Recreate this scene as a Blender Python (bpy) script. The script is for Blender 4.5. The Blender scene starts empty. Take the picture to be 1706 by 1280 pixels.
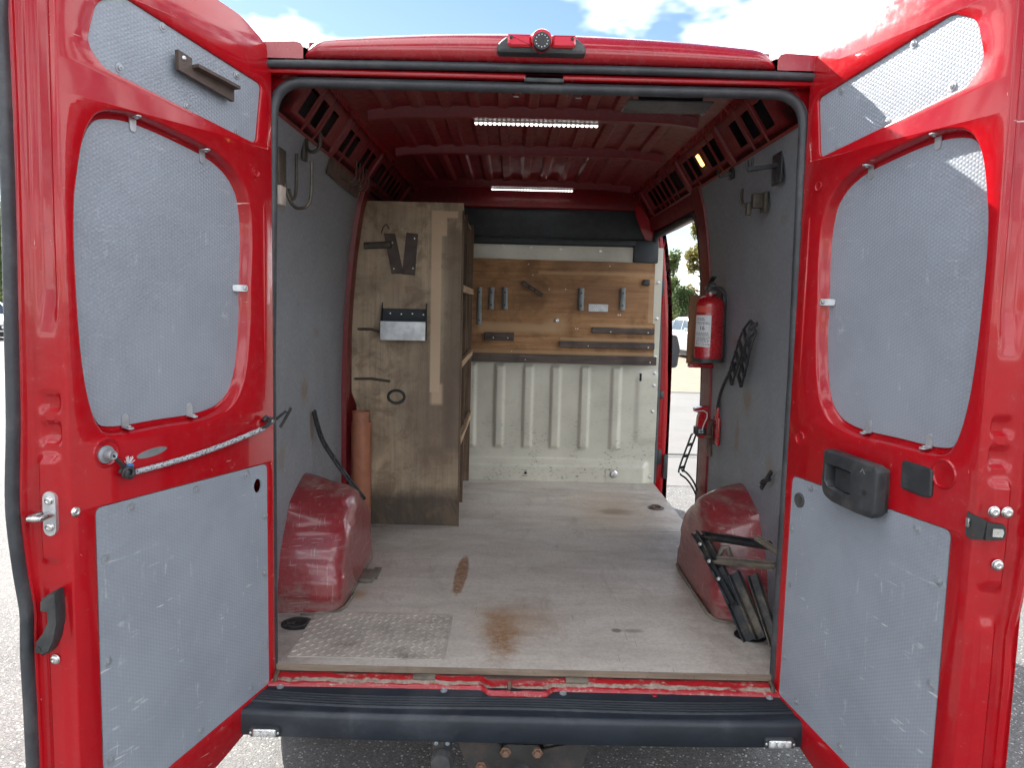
import bpy, bmesh, math, random
from mathutils import Vector, Matrix
from mathutils.geometry import tessellate_polygon
R = math.radians
SC = bpy.context.scene
COL = SC.collection

# ------------------------------------------------------------------ camera
CAM_LOC = Vector((-0.0655, -2.27, 1.6856))
yaw, pitch, roll = R(-0.164), R(5.7515), R(1.376)
f_ = Vector((-math.sin(yaw)*math.cos(pitch), math.cos(yaw)*math.cos(pitch), -math.sin(pitch)))
r_ = Vector((math.cos(yaw), math.sin(yaw), 0))
u_ = r_.cross(f_)
r2 = r_*math.cos(roll) + u_*math.sin(roll)
u2 = u_*math.cos(roll) - r_*math.sin(roll)
cam = bpy.data.cameras.new('camera')
cam.sensor_width = 36.0
cam.lens = 36.0*1282/1706
cam.clip_start = 0.05
cam.clip_end = 2000
camo = bpy.data.objects.new('camera', cam)
COL.objects.link(camo)
camo.matrix_world = Matrix(((r2.x, u2.x, -f_.x, CAM_LOC.x), (r2.y, u2.y, -f_.y, CAM_LOC.y), (r2.z, u2.z, -f_.z, CAM_LOC.z), (0, 0, 0, 1)))
SC.camera = camo

# ------------------------------------------------------------------ sky and sun
SUN_AZ, SUN_EL = 34.0, 35.0          # degrees left of the van's nose, above the horizon
W = bpy.data.worlds.new('World'); SC.world = W; W.use_nodes = True
nt = W.node_tree; nt.nodes.clear()
wo = nt.nodes.new('ShaderNodeOutputWorld'); bg = nt.nodes.new('ShaderNodeBackground')
sky = nt.nodes.new('ShaderNodeTexSky'); sky.sky_type = 'NISHITA'; sky.sun_disc = False
sky.sun_elevation = R(SUN_EL); sky.sun_rotation = R(-SUN_AZ)
sky.air_density = 1.0; sky.dust_density = 0.12; sky.ozone_density = 2.0
tc = nt.nodes.new('ShaderNodeTexCoord')
sep = nt.nodes.new('ShaderNodeSeparateXYZ'); nt.links.new(tc.outputs['Generated'], sep.inputs[0])
zz = nt.nodes.new('ShaderNodeMath'); zz.operation = 'MAXIMUM'; nt.links.new(sep.outputs[2], zz.inputs[0]); zz.inputs[1].default_value = 0.0
za = nt.nodes.new('ShaderNodeMath'); za.operation = 'ADD'; nt.links.new(zz.outputs[0], za.inputs[0]); za.inputs[1].default_value = 0.22
dv = nt.nodes.new('ShaderNodeVectorMath'); dv.operation = 'DIVIDE'
cb = nt.nodes.new('ShaderNodeCombineXYZ')
for k in range(3): nt.links.new(za.outputs[0], cb.inputs[k])
nt.links.new(tc.outputs['Generated'], dv.inputs[0]); nt.links.new(cb.outputs[0], dv.inputs[1])
mp = nt.nodes.new('ShaderNodeMapping'); nt.links.new(dv.outputs[0], mp.inputs[0])
mp.inputs['Location'].default_value = (3.36, -0.67, 0.0)
cn = nt.nodes.new('ShaderNodeTexNoise'); cn.inputs['Scale'].default_value = 1.5; cn.inputs['Detail'].default_value = 5; cn.inputs['Roughness'].default_value = 0.58
nt.links.new(mp.outputs[0], cn.inputs['Vector'])
cr = nt.nodes.new('ShaderNodeMapRange'); cr.interpolation_type = 'SMOOTHSTEP'
cr.inputs['From Min'].default_value = 0.44; cr.inputs['From Max'].default_value = 0.56
nt.links.new(cn.outputs['Fac'], cr.inputs['Value'])
cn2 = nt.nodes.new('ShaderNodeTexNoise'); cn2.inputs['Scale'].default_value = 3.1; cn2.inputs['Detail'].default_value = 2
nt.links.new(mp.outputs[0], cn2.inputs['Vector'])
cs = nt.nodes.new('ShaderNodeMix'); cs.data_type = 'RGBA'; nt.links.new(cn2.outputs['Fac'], cs.inputs[0])
cs.inputs[6].default_value = (14, 14.6, 15.8, 1); cs.inputs[7].default_value = (27, 27, 27, 1)
mx = nt.nodes.new('ShaderNodeMix'); mx.data_type = 'RGBA'
nt.links.new(cr.outputs[0], mx.inputs[0]); nt.links.new(sky.outputs[0], mx.inputs[6]); nt.links.new(cs.outputs[2], mx.inputs[7])
nt.links.new(mx.outputs[2], bg.inputs['Color']); bg.inputs['Strength'].default_value = 0.05
nt.links.new(bg.outputs[0], wo.inputs['Surface'])

sl = bpy.data.lights.new('sun', 'SUN'); sl.energy = 4.5; sl.angle = R(0.53); sl.color = (1.0, 0.955, 0.89)
so = bpy.data.objects.new('sun', sl); COL.objects.link(so)
sdir = Vector((-math.sin(R(SUN_AZ))*math.cos(R(SUN_EL)), math.cos(R(SUN_AZ))*math.cos(R(SUN_EL)), math.sin(R(SUN_EL))))
so.rotation_euler = sdir.to_track_quat('Z', 'Y').to_euler(); so.location = (-10, 20, 15)

SC.render.engine = 'CYCLES'
SC.cycles.use_denoising = True
SC.cycles.max_bounces = 6; SC.cycles.diffuse_bounces = 4; SC.cycles.glossy_bounces = 3; SC.cycles.transmission_bounces = 2
SC.cycles.use_adaptive_sampling = True; SC.cycles.adaptive_threshold = 0.03
SC.cycles.caustics_reflective = False; SC.cycles.caustics_refractive = False
SC.cycles.sample_clamp_indirect = 8
SC.view_settings.view_transform = 'Standard'; SC.view_settings.look = 'None'
SC.view_settings.gamma = 1.0; SC.view_settings.use_curve_mapping = False
SC.view_settings.exposure = 1.85

# ------------------------------------------------------------------ material helpers
class NT:
    """small node-graph writer"""
    def __init__(s, name):
        s.m = bpy.data.materials.new(name); s.m.use_nodes = True
        s.t = s.m.node_tree; s.t.nodes.clear()
        s.out = s.t.nodes.new('ShaderNodeOutputMaterial')
        s.b = s.t.nodes.new('ShaderNodeBsdfPrincipled'); s.t.links.new(s.b.outputs[0], s.out.inputs[0])
        s.tc = s.t.nodes.new('ShaderNodeTexCoord')
        s.obj = s.tc.outputs['Object']; s.uv = s.tc.outputs['UV']
    def put(s, sock, v):
        if v is None: return
        if isinstance(v, bpy.types.NodeSocket): s.t.links.new(v, sock)
        elif isinstance(v, (tuple, list)) and len(v) == 3 and sock.type == 'RGBA': sock.default_value = (*v, 1)
        else: sock.default_value = v
    def math(s, op, a, b=None, c=None, clamp=False):
        n = s.t.nodes.new('ShaderNodeMath'); n.operation = op; n.use_clamp = clamp
        s.put(n.inputs[0], a); s.put(n.inputs[1], b); s.put(n.inputs[2], c); return n.outputs[0]
    def noise(s, vec, scale, detail=4, rough=0.5, dist=0.0):
        n = s.t.nodes.new('ShaderNodeTexNoise'); s.put(n.inputs['Vector'], vec)
        n.inputs['Scale'].default_value = scale; n.inputs['Detail'].default_value = detail
        n.inputs['Roughness'].default_value = rough; n.inputs['Distortion'].default_value = dist
        return n.outputs['Fac']
    def vor(s, vec, scale, feature='F1', out='Distance', rand=1.0):
        n = s.t.nodes.new('ShaderNodeTexVoronoi'); n.feature = feature; s.put(n.inputs['Vector'], vec)
        n.inputs['Scale'].default_value = scale; n.inputs['Randomness'].default_value = rand; return n.outputs[out]
    def wave(s, vec, scale, dist=2.0, detail=3, dscale=1.0, direction='X'):
        n = s.t.nodes.new('ShaderNodeTexWave'); n.bands_direction = direction; s.put(n.inputs['Vector'], vec)
        n.inputs['Scale'].default_value = scale; n.inputs['Distortion'].default_value = dist
        n.inputs['Detail'].default_value = detail; n.inputs['Detail Scale'].default_value = dscale; return n.outputs['Fac']
    def map(s, vec, scale=(1, 1, 1), loc=(0, 0, 0), rot=(0, 0, 0)):
        n = s.t.nodes.new('ShaderNodeMapping'); s.put(n.inputs[0], vec)
        n.inputs['Location'].default_value = loc; n.inputs['Rotation'].default_value = rot; n.inputs['Scale'].default_value = scale
        return n.outputs[0]
    def rng(s, v, a, b, lo=0.0, hi=1.0, smooth=True):
        n = s.t.nodes.new('ShaderNodeMapRange'); n.interpolation_type = 'SMOOTHSTEP' if smooth else 'LINEAR'
        s.put(n.inputs['Value'], v); n.inputs['From Min'].default_value = a; n.inputs['From Max'].default_value = b
        n.inputs['To Min'].default_value = lo; n.inputs['To Max'].default_value = hi; return n.outputs[0]
    def mix(s, fac, a, b, mode='MIX'):
        n = s.t.nodes.new('ShaderNodeMix'); n.data_type = 'RGBA'; n.blend_type = mode
        s.put(n.inputs[0], fac); s.put(n.inputs[6], a); s.put(n.inputs[7], b); return n.outputs[2]
    def sep(s, vec):
        n = s.t.nodes.new('ShaderNodeSeparateXYZ'); s.put(n.inputs[0], vec); return n.outputs
    def blob(s, x, y, cx, cy, rx, ry, soft=0.5, wob=None):
        """1 inside an ellipse, fading to 0"""
        a = s.math('DIVIDE', s.math('SUBTRACT', x, cx), rx); b = s.math('DIVIDE', s.math('SUBTRACT', y, cy), ry)
        d = s.math('SQRT', s.math('ADD', s.math('MULTIPLY', a, a), s.math('MULTIPLY', b, b)))
        if wob is not None: d = s.math('ADD', d, wob)
        return s.rng(d, 1.0-soft, 1.0+soft, 1.0, 0.0)
    def box(s, x, y, x0, x1, y0, y1, soft=0.004):
        def edge(v, a, b):
            return s.math('MULTIPLY', s.rng(v, a-soft, a+soft), s.rng(v, b-soft, b+soft, 1, 0))
        return s.math('MULTIPLY', edge(x, x0, x1), edge(y, y0, y1))
    def bump(s, h, strength=0.3, dist=0.002, normal=None):
        n = s.t.nodes.new('ShaderNodeBump'); s.put(n.inputs['Height'], h)
        n.inputs['Strength'].default_value = strength; n.inputs['Distance'].default_value = dist
        if normal is not None: s.put(n.inputs['Normal'], normal)
        return n.outputs[0]
    def hexdots(s, uv, pitch):
        k = 4*math.pi/(math.sqrt(3)*pitch); o = s.sep(uv); acc = None
        for a in (0, 60, 120):
            d = s.math('ADD', s.math('MULTIPLY', o[0], k*math.cos(R(a))), s.math('MULTIPLY', o[1], k*math.sin(R(a))))
            c = s.math('COSINE', d); acc = c if acc is None else s.math('ADD', acc, c)
        return s.rng(acc, -1.0, 1.6)
    def done(s, color, rough=0.5, metal=0.0, normal=None, coat=0.0, coat_rough=0.05, spec=0.5, emit=None, estr=0.0):
        s.put(s.b.inputs['Base Color'], color); s.put(s.b.inputs['Roughness'], rough); s.put(s.b.inputs['Metallic'], metal)
        if normal is not None: s.put(s.b.inputs['Normal'], normal)
        s.put(s.b.inputs['Coat Weight'], coat); s.b.inputs['Coat Roughness'].default_value = coat_rough
        s.b.inputs['Specular IOR Level'].default_value = spec
        if emit is not None: s.put(s.b.inputs['Emission Color'], emit); s.b.inputs['Emission Strength'].default_value = estr
        return s.m
M = {}
RED = (0.40, 0.0045, 0.010)

def paint(name, base, dust, dustcol=(0.30, 0.24, 0.20), chips=0.0, rough=0.22, coat=0.6, coat_rough=0.06):
    n = NT(name); o = n.obj
    big = n.noise(o, 2.6, 4, 0.6); fine = n.noise(o, 38, 3, 0.65)
    streak = n.noise(n.map(o, (60, 60, 5)), 1.0, 3, 0.6)
    d = n.math('MULTIPLY', n.rng(n.math('ADD', n.math('MULTIPLY', big, 0.55), n.math('MULTIPLY', fine, 0.45)), 0.45, 0.72), dust)
    d = n.math('ADD', d, n.math('MULTIPLY', n.rng(streak, 0.58, 0.75), dust*0.35), clamp=True)
    c = n.mix(n.rng(big, 0.3, 0.7), base, tuple(v*0.86 for v in base))
    c = n.mix(d, c, dustcol)
    if chips:
        v = n.noise(n.map(o, (1, 1, 0.35), rot=(0.2, 0.3, 0)), 75, 3, 0.6, 0.8); gate = n.rng(n.noise(o, 6, 2, 0.6), 0.55, 0.62)
        ch = n.math('MULTIPLY', n.rng(v, 0.83-chips, 0.87-chips), gate)
        sc = n.noise(n.map(o, (9, 9, 130), rot=(0.5, 0.35, 0)), 1.0, 2, 0.5)
        ch = n.math('MAXIMUM', ch, n.math('MULTIPLY', n.rng(sc, 0.735, 0.76), n.rng(n.noise(o, 5, 2), 0.55, 0.62)))
        c = n.mix(ch, c, (0.62, 0.50, 0.46))
    rr = n.math('ADD', n.math('MULTIPLY', d, 0.45), n.rng(fine, 0.3, 0.8, rough, rough+0.12), clamp=True); n.b.inputs['Specular Tint'].default_value = (1, 1, 1, 1)
    bm_ = n.bump(n.noise(o, 5, 1), 0.02, 0.008)
    return n.done(c, rr, normal=bm_, coat=coat, coat_rough=coat_rough, spec=0.25)
M['red'] = paint('red_paint', RED, 0.045, (0.50, 0.30, 0.28), chips=0.11, rough=0.16, coat=0.5, coat_rough=0.03)
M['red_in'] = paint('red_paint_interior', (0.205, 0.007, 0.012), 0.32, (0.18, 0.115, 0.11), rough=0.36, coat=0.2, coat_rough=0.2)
M['red_roof'] = paint('red_paint_roof', (0.34, 0.007, 0.014), 0.06, (0.5, 0.3, 0.3), rough=0.2, coat=0.8, coat_rough=0.04)
M['red_sill'] = paint('red_paint_sill', (0.34, 0.008, 0.014), 0.75, (0.30, 0.25, 0.21), chips=0.16, rough=0.35, coat=0.3, coat_rough=0.15)

def m_arch():
    n = NT('red_wheel_arch'); o = n.obj
    a = n.noise(n.map(o, (3, 3, 22), rot=(0.25, 0.1, 0)), 1.6, 6, 0.68, 0.6); b = n.noise(o, 5.5, 5, 0.62, 0.4); f = n.noise(o, 70, 4, 0.6)
    s = n.sep(o)
    low = n.rng(s[2], 0.56, 0.66, 0.35, 0.0)
    d = n.rng(n.math('ADD', n.math('ADD', n.math('MULTIPLY', a, 0.5), n.math('MULTIPLY', b, 0.45)), n.math('MULTIPLY', low, 0.3)), 0.45, 0.57)
    d = n.math('MULTIPLY', d, n.rng(f, 0.25, 0.62, 0.35, 0.95))
    scr = n.noise(n.map(o, (18, 5, 190), rot=(0.3, 0.2, 0.1)), 1.0, 2, 0.5)
    c = n.mix(n.rng(b, .35, .7), (0.27, 0.009, 0.018), (0.19, 0.011, 0.022))
    d = n.math('MAXIMUM', n.math('MULTIPLY', d, 0.8), n.rng(f, 0.2, 0.8, 0.06, 0.28)); c = n.mix(d, c, (0.24, 0.15, 0.13)); c = n.mix(n.math('MULTIPLY', n.rng(scr, 0.60, 0.65), n.rng(n.noise(o, 7, 3, 0.6), 0.46, 0.60, 0, 0.55)), c, (0.40, 0.27, 0.25)); scr2 = n.noise(n.map(o, (140, 30, 9), rot=(0.2, 0.1, 0.4)), 1.0, 2, 0.5); c = n.mix(n.rng(scr2, 0.65, 0.70, 0, 0.4), c, (0.38, 0.26, 0.23))
    return n.done(c, n.math('ADD', n.math('MULTIPLY', d, 0.45), 0.26), normal=n.bump(n.math('ADD', f, b), 0.10, 0.003), coat=0.5, coat_rough=0.07)
M['arch'] = m_arch()

def m_hex(name, base, pitch=0.0105, bump=0.35, scuff=0.5, dist=0.0010, rough=0.42, stains=()):
    n = NT(name); h = n.hexdots(n.uv, pitch)
    st = n.noise(n.uv, 5.0, 5, 0.65, 0.5); f = n.noise(n.uv, 60, 4, 0.6)
    sc = n.math('MULTIPLY', n.rng(n.noise(n.map(n.uv, (14, 4, 1), rot=(0, 0, 0.3)), 1.0, 5, 0.7), 0.60, 0.74), scuff)
    c = n.mix(n.rng(st, 0.35, 0.7), base, tuple(v*0.88 for v in base))
    c = n.mix(n.math('MULTIPLY', h, 0.12), c, tuple(min(1, v*1.35) for v in base))
    c = n.mix(n.math('MULTIPLY', sc, n.rng(f, 0.35, 0.65)), c, (0.58, 0.58, 0.56))
    g_ = n.sep(n.uv); s1 = n.noise(n.map(n.uv, (55, 9, 1), rot=(0, 0, 0.35)), 1.0, 4, 0.7); s2 = n.noise(n.map(n.uv, (9, 70, 1), rot=(0, 0, 0.5)), 1.0, 3, 0.6)
    gate_ = n.math('MULTIPLY', n.rng(n.noise(n.uv, 7, 3, 0.6), 0.52, 0.62), n.rng(g_[1], 0.9, 1.15, 1.0, 0.25))
    c = n.mix(n.math('MULTIPLY', n.math('MULTIPLY', n.rng(n.math('MAXIMUM', s1, s2), 0.60, 0.70), gate_), scuff*1.5, clamp=True), c, (0.66, 0.67, 0.66))
    c = n.mix(n.math('MULTIPLY', n.rng(n.noise(n.uv, 2.6, 5, 0.7, 0.3), 0.55, 0.72), 0.25), c, (0.15, 0.15, 0.15))
    if stains:
        q = n.sep(n.uv); wb = n.math('MULTIPLY', n.math('SUBTRACT', n.noise(n.uv, 22, 4, 0.7), 0.5), 2.2)
        for cx_, cy_, rx_, ry_, k_ in stains: c = n.mix(n.math('MULTIPLY', n.blob(q[0], q[1], cx_, cy_, rx_, ry_, 0.6, wb), k_), c, (0.20, 0.145, 0.085))
    return n.done(c, n.rng(f, 0.3, 0.7, rough-0.05, rough+0.12), normal=n.bump(h, bump, dist))
M['hex'] = m_hex('grey_hex_board', (0.262, 0.290, 0.328), bump=0.42)
M['lining'] = m_hex('grey_lining_board', (0.235, 0.255, 0.275), pitch=0.012, bump=0.25, scuff=0.22, dist=0.0012, stains=((.78, 1.33, .05, .05, .7), (.90, 1.16, .03, .07, .7), (.95, 1.56, .05, .02, .5), (.48, 1.12, .04, .05, .5), (.35, 2.0, .03, .02, .4)))

def m_floor():
    n = NT('floor_phenolic'); o = n.obj; s = n.sep(o); x, y = s[0], s[1]
    a = n.noise(n.map(o, (1.2, 3.5, 1)), 2.0, 6, 0.65, 0.4); f = n.noise(o, 90, 4, 0.7); w = n.noise(o, 14, 5, 0.7)
    mesh = n.math('MULTIPLY', n.math('ADD', n.math('SINE', n.math('MULTIPLY', x, 1500.)), n.math('SINE', n.math('MULTIPLY', y, 1500.))), 0.25)
    c = n.mix(n.rng(a, 0.33, 0.68), (0.585, 0.535, 0.475), (0.465, 0.42, 0.37))
    c = n.mix(n.rng(n.noise(o, 3.3, 4, 0.6), 0.5, 0.72, 0, 0.55), c, (0.60, 0.575, 0.54))
    c = n.mix(n.rng(f, 0.35, 0.75, 0, 0.4), c, (0.22, 0.185, 0.16))
    c = n.mix(n.rng(n.noise(n.map(o, (5, 2.2, 1), rot=(0, 0, 0.4)), 1.3, 6, 0.75, 0.6), 0.52, 0.70, 0, 0.5), c, (0.30, 0.245, 0.21))
    wob = n.math('MULTIPLY', n.math('SUBTRACT', w, 0.5), 1.6)
    tan = n.math('MULTIPLY', n.blob(x, y, 0.55, 1.95, 0.24, 0.42, 0.7, wob), 0.45); c = n.mix(tan, c, (0.36, 0.24, 0.14))
    dk = n.math('MULTIPLY', n.blob(x, y, 0.545, 1.93, 0.09, 0.06, 0.6, wob), 0.7); c = n.mix(dk, c, (0.16, 0.095, 0.06))
    r1 = n.math('MULTIPLY', n.blob(x, y, n.math('ADD', n.math('MULTIPLY', y, 0.02), -0.268), 0.865, 0.026, 0.23, 0.16, n.math('MULTIPLY', wob, 0.35)), n.rng(n.noise(o, 55, 4, 0.7), 0.3, 0.6, 0.45, 0.95))
    c = n.mix(r1, c, (0.235, 0.098, 0.035))
    r2_ = n.math('MULTIPLY', n.blob(x, y, -0.075, 0.30, 0.058, 0.18, 0.6, wob), n.rng(n.noise(o, 60, 4, 0.7), 0.3, 0.62, 0.4, 0.95)); c = n.mix(r2_, c, (0.255, 0.125, 0.05))
    r3 = n.math('MULTIPLY', n.blob(x, y, -0.04, 0.42, 0.13, 0.14, 0.8, wob), 0.5); c = n.mix(r3, c, (0.30, 0.17, 0.08))
    r4 = n.math('MULTIPLY', n.blob(x, y, -0.655, 0.62, 0.05, 0.05, 0.6, wob), 0.7); c = n.mix(r4, c, (0.33, 0.18, 0.08))
    sp = n.math('MULTIPLY', n.blob(x, y, 0.33, 0.335, 0.018, 0.016, 0.4), 0.8); c = n.mix(sp, c, (0.10, 0.07, 0.055))
    sp2 = n.math('MULTIPLY', n.blob(x, y, 0.39, 0.335, 0.035, 0.016, 0.5), 0.6); c = n.mix(sp2, c, (0.14, 0.10, 0.08))
    scr = n.noise(n.map(o, (120, 5, 1), rot=(0, 0, 0.7)), 1.0, 3, 0.55); scr2 = n.noise(n.map(o, (140, 7, 1), rot=(0, 0, -0.5)), 1.0, 3, 0.55)
    c = n.mix(n.rng(n.math('MAXIMUM', scr, scr2), 0.70, 0.76, 0, 0.5), c, (0.10, 0.085, 0.075))
    edge = n.math('MULTIPLY', n.rng(n.math('ABSOLUTE', x), 0.5, 0.75), n.rng(w, 0.3, 0.7, 0.1, 0.55)); c = n.mix(edge, c, (0.20, 0.165, 0.14))
    return n.done(c, n.rng(a, 0.3, 0.7, 0.42, 0.62), normal=n.bump(n.math('ADD', mesh, f), 0.15, 0.0015))
M['floor'] = m_floor()

def m_ply(name, light, dark, grain_axis=2, stain=0.6, spots=True, rough=0.62, scale=1.0):
    n = NT(name); o = n.obj
    sc = [26*scale, 26*scale, 26*scale]; sc[grain_axis] = 1.6*scale
    g = n.noise(n.map(o, tuple(sc)), 1.0, 6, 0.65, 1.2); sc2 = [90, 90, 90]; sc2[grain_axis] = 4
    g2 = n.noise(n.map(o, tuple(sc2)), 1.0, 3, 0.6); st = n.noise(o, 3.6, 6, 0.65, 0.5)
    c = n.mix(n.rng(g, 0.3, 0.72), light, dark)
    c = n.mix(n.rng(g2, 0.45, 0.75, 0, 0.35), c, tuple(v*0.55 for v in dark))
    c = n.mix(n.math('MULTIPLY', n.rng(st, 0.42, 0.68), stain), c, tuple(v*0.5 for v in dark))
    if spots:
        c = n.mix(n.rng(n.noise(o, 45, 4, 0.7), 0.60, 0.72, 0, 0.5), c, tuple(v*0.35 for v in dark))
    return n, c, g2, rough
def fin(t): n, c, g, r = t; return n.done(c, r, normal=n.bump(g, 0.15, 0.002), spec=0.3)
M['ply_board'] = fin(m_ply('plywood_tool_board', (0.40, 0.24, 0.12), (0.235, 0.125, 0.06), 0, 0.5))
M['batten'] = fin(m_ply('grimy_batten_wood', (0.15, 0.115, 0.095), (0.065, 0.05, 0.045), 0, 0.7))
M['shelf_in'] = fin(m_ply('shelf_timber', (0.24, 0.165, 0.105), (0.12, 0.08, 0.055), 2, 0.4))
M['edge_wood'] = fin(m_ply('sawn_wood_edge', (0.50, 0.35, 0.22), (0.30, 0.20, 0.12), 1, 0.3, False))
M['brown_board'] = fin(m_ply('brown_board', (0.26, 0.125, 0.06), (0.19, 0.085, 0.04), 2, 0.25, False))
def m_sill():
    n = NT('worn_red_sill'); o = n.obj; s = n.sep(o); w = n.noise(n.map(o, (6, 40, 40)), 1.0, 5, 0.7, 0.4); f = n.noise(o, 60, 4, 0.7)
    band = n.rng(n.math('ABSOLUTE', n.math('SUBTRACT', s[1], 0.004)), 0.003, 0.014, 0.19, 0.0)
    d = n.rng(n.math('ADD', n.math('ADD', n.math('MULTIPLY', w, 0.6), n.math('MULTIPLY', f, 0.4)), band), 0.52, 0.66)
    c = n.mix(d, (0.33, 0.008, 0.014), n.mix(n.rng(f, 0.35, 0.65), (0.24, 0.19, 0.15), (0.42, 0.33, 0.27)))
    gr = n.rng(n.math('ADD', n.math('MULTIPLY', w, 0.02), s[1]), 0.035, 0.05); c = n.mix(gr, c, (0.12, 0.09, 0.075))
    return n.done(c, n.math('ADD', n.math('MULTIPLY', d, 0.5), 0.28), normal=n.bump(n.math('ADD', d, f), 0.3, 0.003), coat=0.2)
M['red_sill'] = m_sill()
M['ply_edge'] = fin(m_ply('plywood_edge', (0.29, 0.225, 0.165), (0.16, 0.12, 0.09), 0, 0.6))

def m_shelf_end():
    n, c, g, r = m_ply('plywood_shelf_end', (0.56, 0.435, 0.295), (0.42, 0.315, 0.21), 2, 0.6, True, 0.6, 0.6)
    s = n.sep(n.uv); x, z = s[0], s[1]     # uv = x, z in metres
    w = n.math('MULTIPLY', n.math('SUBTRACT', n.noise(n.obj, 12, 4, 0.6), 0.5), 0.9)
    grime = n.rng(n.math('ADD', z, n.math('MULTIPLY', w, 0.12)), 0.68, 0.80, 0.85, 0.0); c = n.mix(grime, c, (0.035, 0.03, 0.027))
    mid = n.math('MULTIPLY', n.blob(x, z, -0.45, 1.12, 0.19, 0.34, 0.8, w), 0.6); c = n.mix(mid, c, (0.12, 0.085, 0.068))
    rt = n.math('MULTIPLY', n.box(x, z, -0.402, -0.30, 0.95, 2.06, 0.03), 0.62); c = n.mix(rt, c, (0.12, 0.09, 0.07))
    pale = n.math('MAXIMUM', n.box(x, z, -0.468, -0.418, 1.245, 2.145, 0.004), n.box(x, z, -0.468, -0.340, 2.112, 2.145, 0.004))
    pale = n.math('MAXIMUM', pale, n.box(x, z, -0.425, -0.393, 2.025, 2.12, 0.004))
    pale = n.math('MAXIMUM', pale, n.math('MULTIPLY', n.box(x, z, -0.462, -0.405, 1.185, 1.29, 0.012), 0.85))
    blt = n.rng(n.noise(n.obj, 7.5, 5, 0.7, 0.6), 0.47, 0.63, 0, 0.6); c = n.mix(blt, c, (0.19, 0.13, 0.085))
    c = n.mix(n.math('MULTIPLY', pale, 0.85), c, (0.70, 0.52, 0.35))
    pk = n.math('MULTIPLY', n.blob(x, z, -0.60, 1.76, 0.08, 0.08, 0.8, w), 0.4); c = n.mix(pk, c, (0.32, 0.22, 0.15))
    return n.done(c, r, normal=n.bump(g, 0.15, 0.002), spec=0.3)
M['shelf_end'] = m_shelf_end()

def simple(name, col, rough=0.5, metal=0.0, var=0.2, scale=18, bump=0.1, coat=0.0, dirt=None, dirt_amt=0.0, spec=0.5):
    n = NT(name); o = n.obj; a = n.noise(o, scale, 5, 0.6); f = n.noise(o, scale*7, 3, 0.6)
    c = n.mix(n.rng(a, 0.3, 0.7), tuple(min(1, v*(1+var)) for v in col), tuple(v*(1-var) for v in col))
    if dirt: c = n.mix(n.math('MULTIPLY', n.rng(n.noise(o, scale*0.4, 6, 0.7, 0.3), 0.48, 0.66), dirt_amt), c, dirt)
    return n.done(c, n.rng(f, 0.3, 0.7, max(0.03, rough-0.08), min(1, rough+0.1)), metal, n.bump(f, bump, 0.001), coat, spec=spec)
M['rubber'] = simple('black_rubber', (0.022, 0.024, 0.027), 0.5, dirt=(0.12, 0.115, 0.105), dirt_amt=0.35)
M['seal'] = simple('seal_rubber', (0.035, 0.038, 0.043), 0.45, dirt=(0.11, 0.11, 0.11), dirt_amt=0.4)
M['plastic'] = simple('black_plastic', (0.030, 0.033, 0.036), 0.42, dirt=(0.13, 0.125, 0.115), dirt_amt=0.4)
M['bumper'] = simple('bumper_plastic', (0.014, 0.019, 0.027), 0.42, scale=8, dirt=(0.075, 0.08, 0.09), dirt_amt=0.4)
M['dark'] = simple('dark_cavity', (0.010, 0.010, 0.012), 0.8)
M['zinc'] = simple('zinc_steel', (0.60, 0.60, 0.58), 0.32, 1.0)
M['chrome'] = simple('bright_steel', (0.72, 0.72, 0.71), 0.18, 1.0, 0.08)
M['washer'] = simple('grey_washer', (0.30, 0.32, 0.34), 0.45, 0.4)
M['iron'] = simple('black_iron', (0.028, 0.031, 0.034), 0.5, 0.3, dirt=(0.19, 0.155, 0.115), dirt_amt=0.75, scale=14)
M['iron_dusty'] = simple('dusty_iron', (0.16, 0.135, 0.105), 0.75, 0.0, dirt=(0.06, 0.055, 0.05), dirt_amt=0.6)
M['rusty'] = simple('rusty_steel', (0.14, 0.085, 0.06), 0.7, 0.2, dirt=(0.05, 0.045, 0.045), dirt_amt=0.7)
M['rust_bolt'] = simple('rusty_bolt', (0.20, 0.115, 0.075), 0.7, 0.3)
M['hook'] = simple('old_hook_steel', (0.085, 0.075, 0.06), 0.55, 0.5, dirt=(0.16, 0.12, 0.08), dirt_amt=0.6)
M['grey_pvc'] = simple('grey_pvc', (0.185, 0.20, 0.20), 0.42)
M['galv'] = simple('galvanised_sheet', (0.50, 0.52, 0.54), 0.42, 0.6)
M['tin'] = simple('silver_sheet', (0.55, 0.56, 0.57), 0.38, 0.7)
M['bulk_dark'] = simple('dark_grey_bulkhead', (0.030, 0.036, 0.042), 0.6)
M['ceil_plate'] = simple('grey_ceiling_plate', (0.10, 0.105, 0.105), 0.55)
M['tube'] = simple('terracotta_pipe', (0.40, 0.155, 0.085), 0.45, var=0.10, dirt=(0.25, 0.14, 0.10), dirt_amt=0.4)
M['leather'] = simple('brown_leather', (0.075, 0.052, 0.042), 0.6, dirt=(0.13, 0.09, 0.07), dirt_amt=0.5)
M['white_wood'] = simple('white_block', (0.55, 0.47, 0.40), 0.6)
M['amber'] = NT('amber_lamp').done((0.9, 0.5, 0.12), 0.3, emit=(1.0, 0.50, 0.13), estr=1.3)
M['led'] = NT('led_emitter').done((0.9, 0.9, 0.9), 0.3, emit=(1.0, 0.99, 0.96), estr=2.5)
M['led_bed'] = simple('led_housing', (0.55, 0.55, 0.52), 0.4)
M['lens_red'] = NT('red_lamp_lens').done((0.62, 0.02, 0.03), 0.12, coat=1.0)
M['lens_clear'] = simple('clear_lamp_reflector', (0.72, 0.73, 0.74), 0.16, 0.75, 0.3, 120, 0.5)
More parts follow.
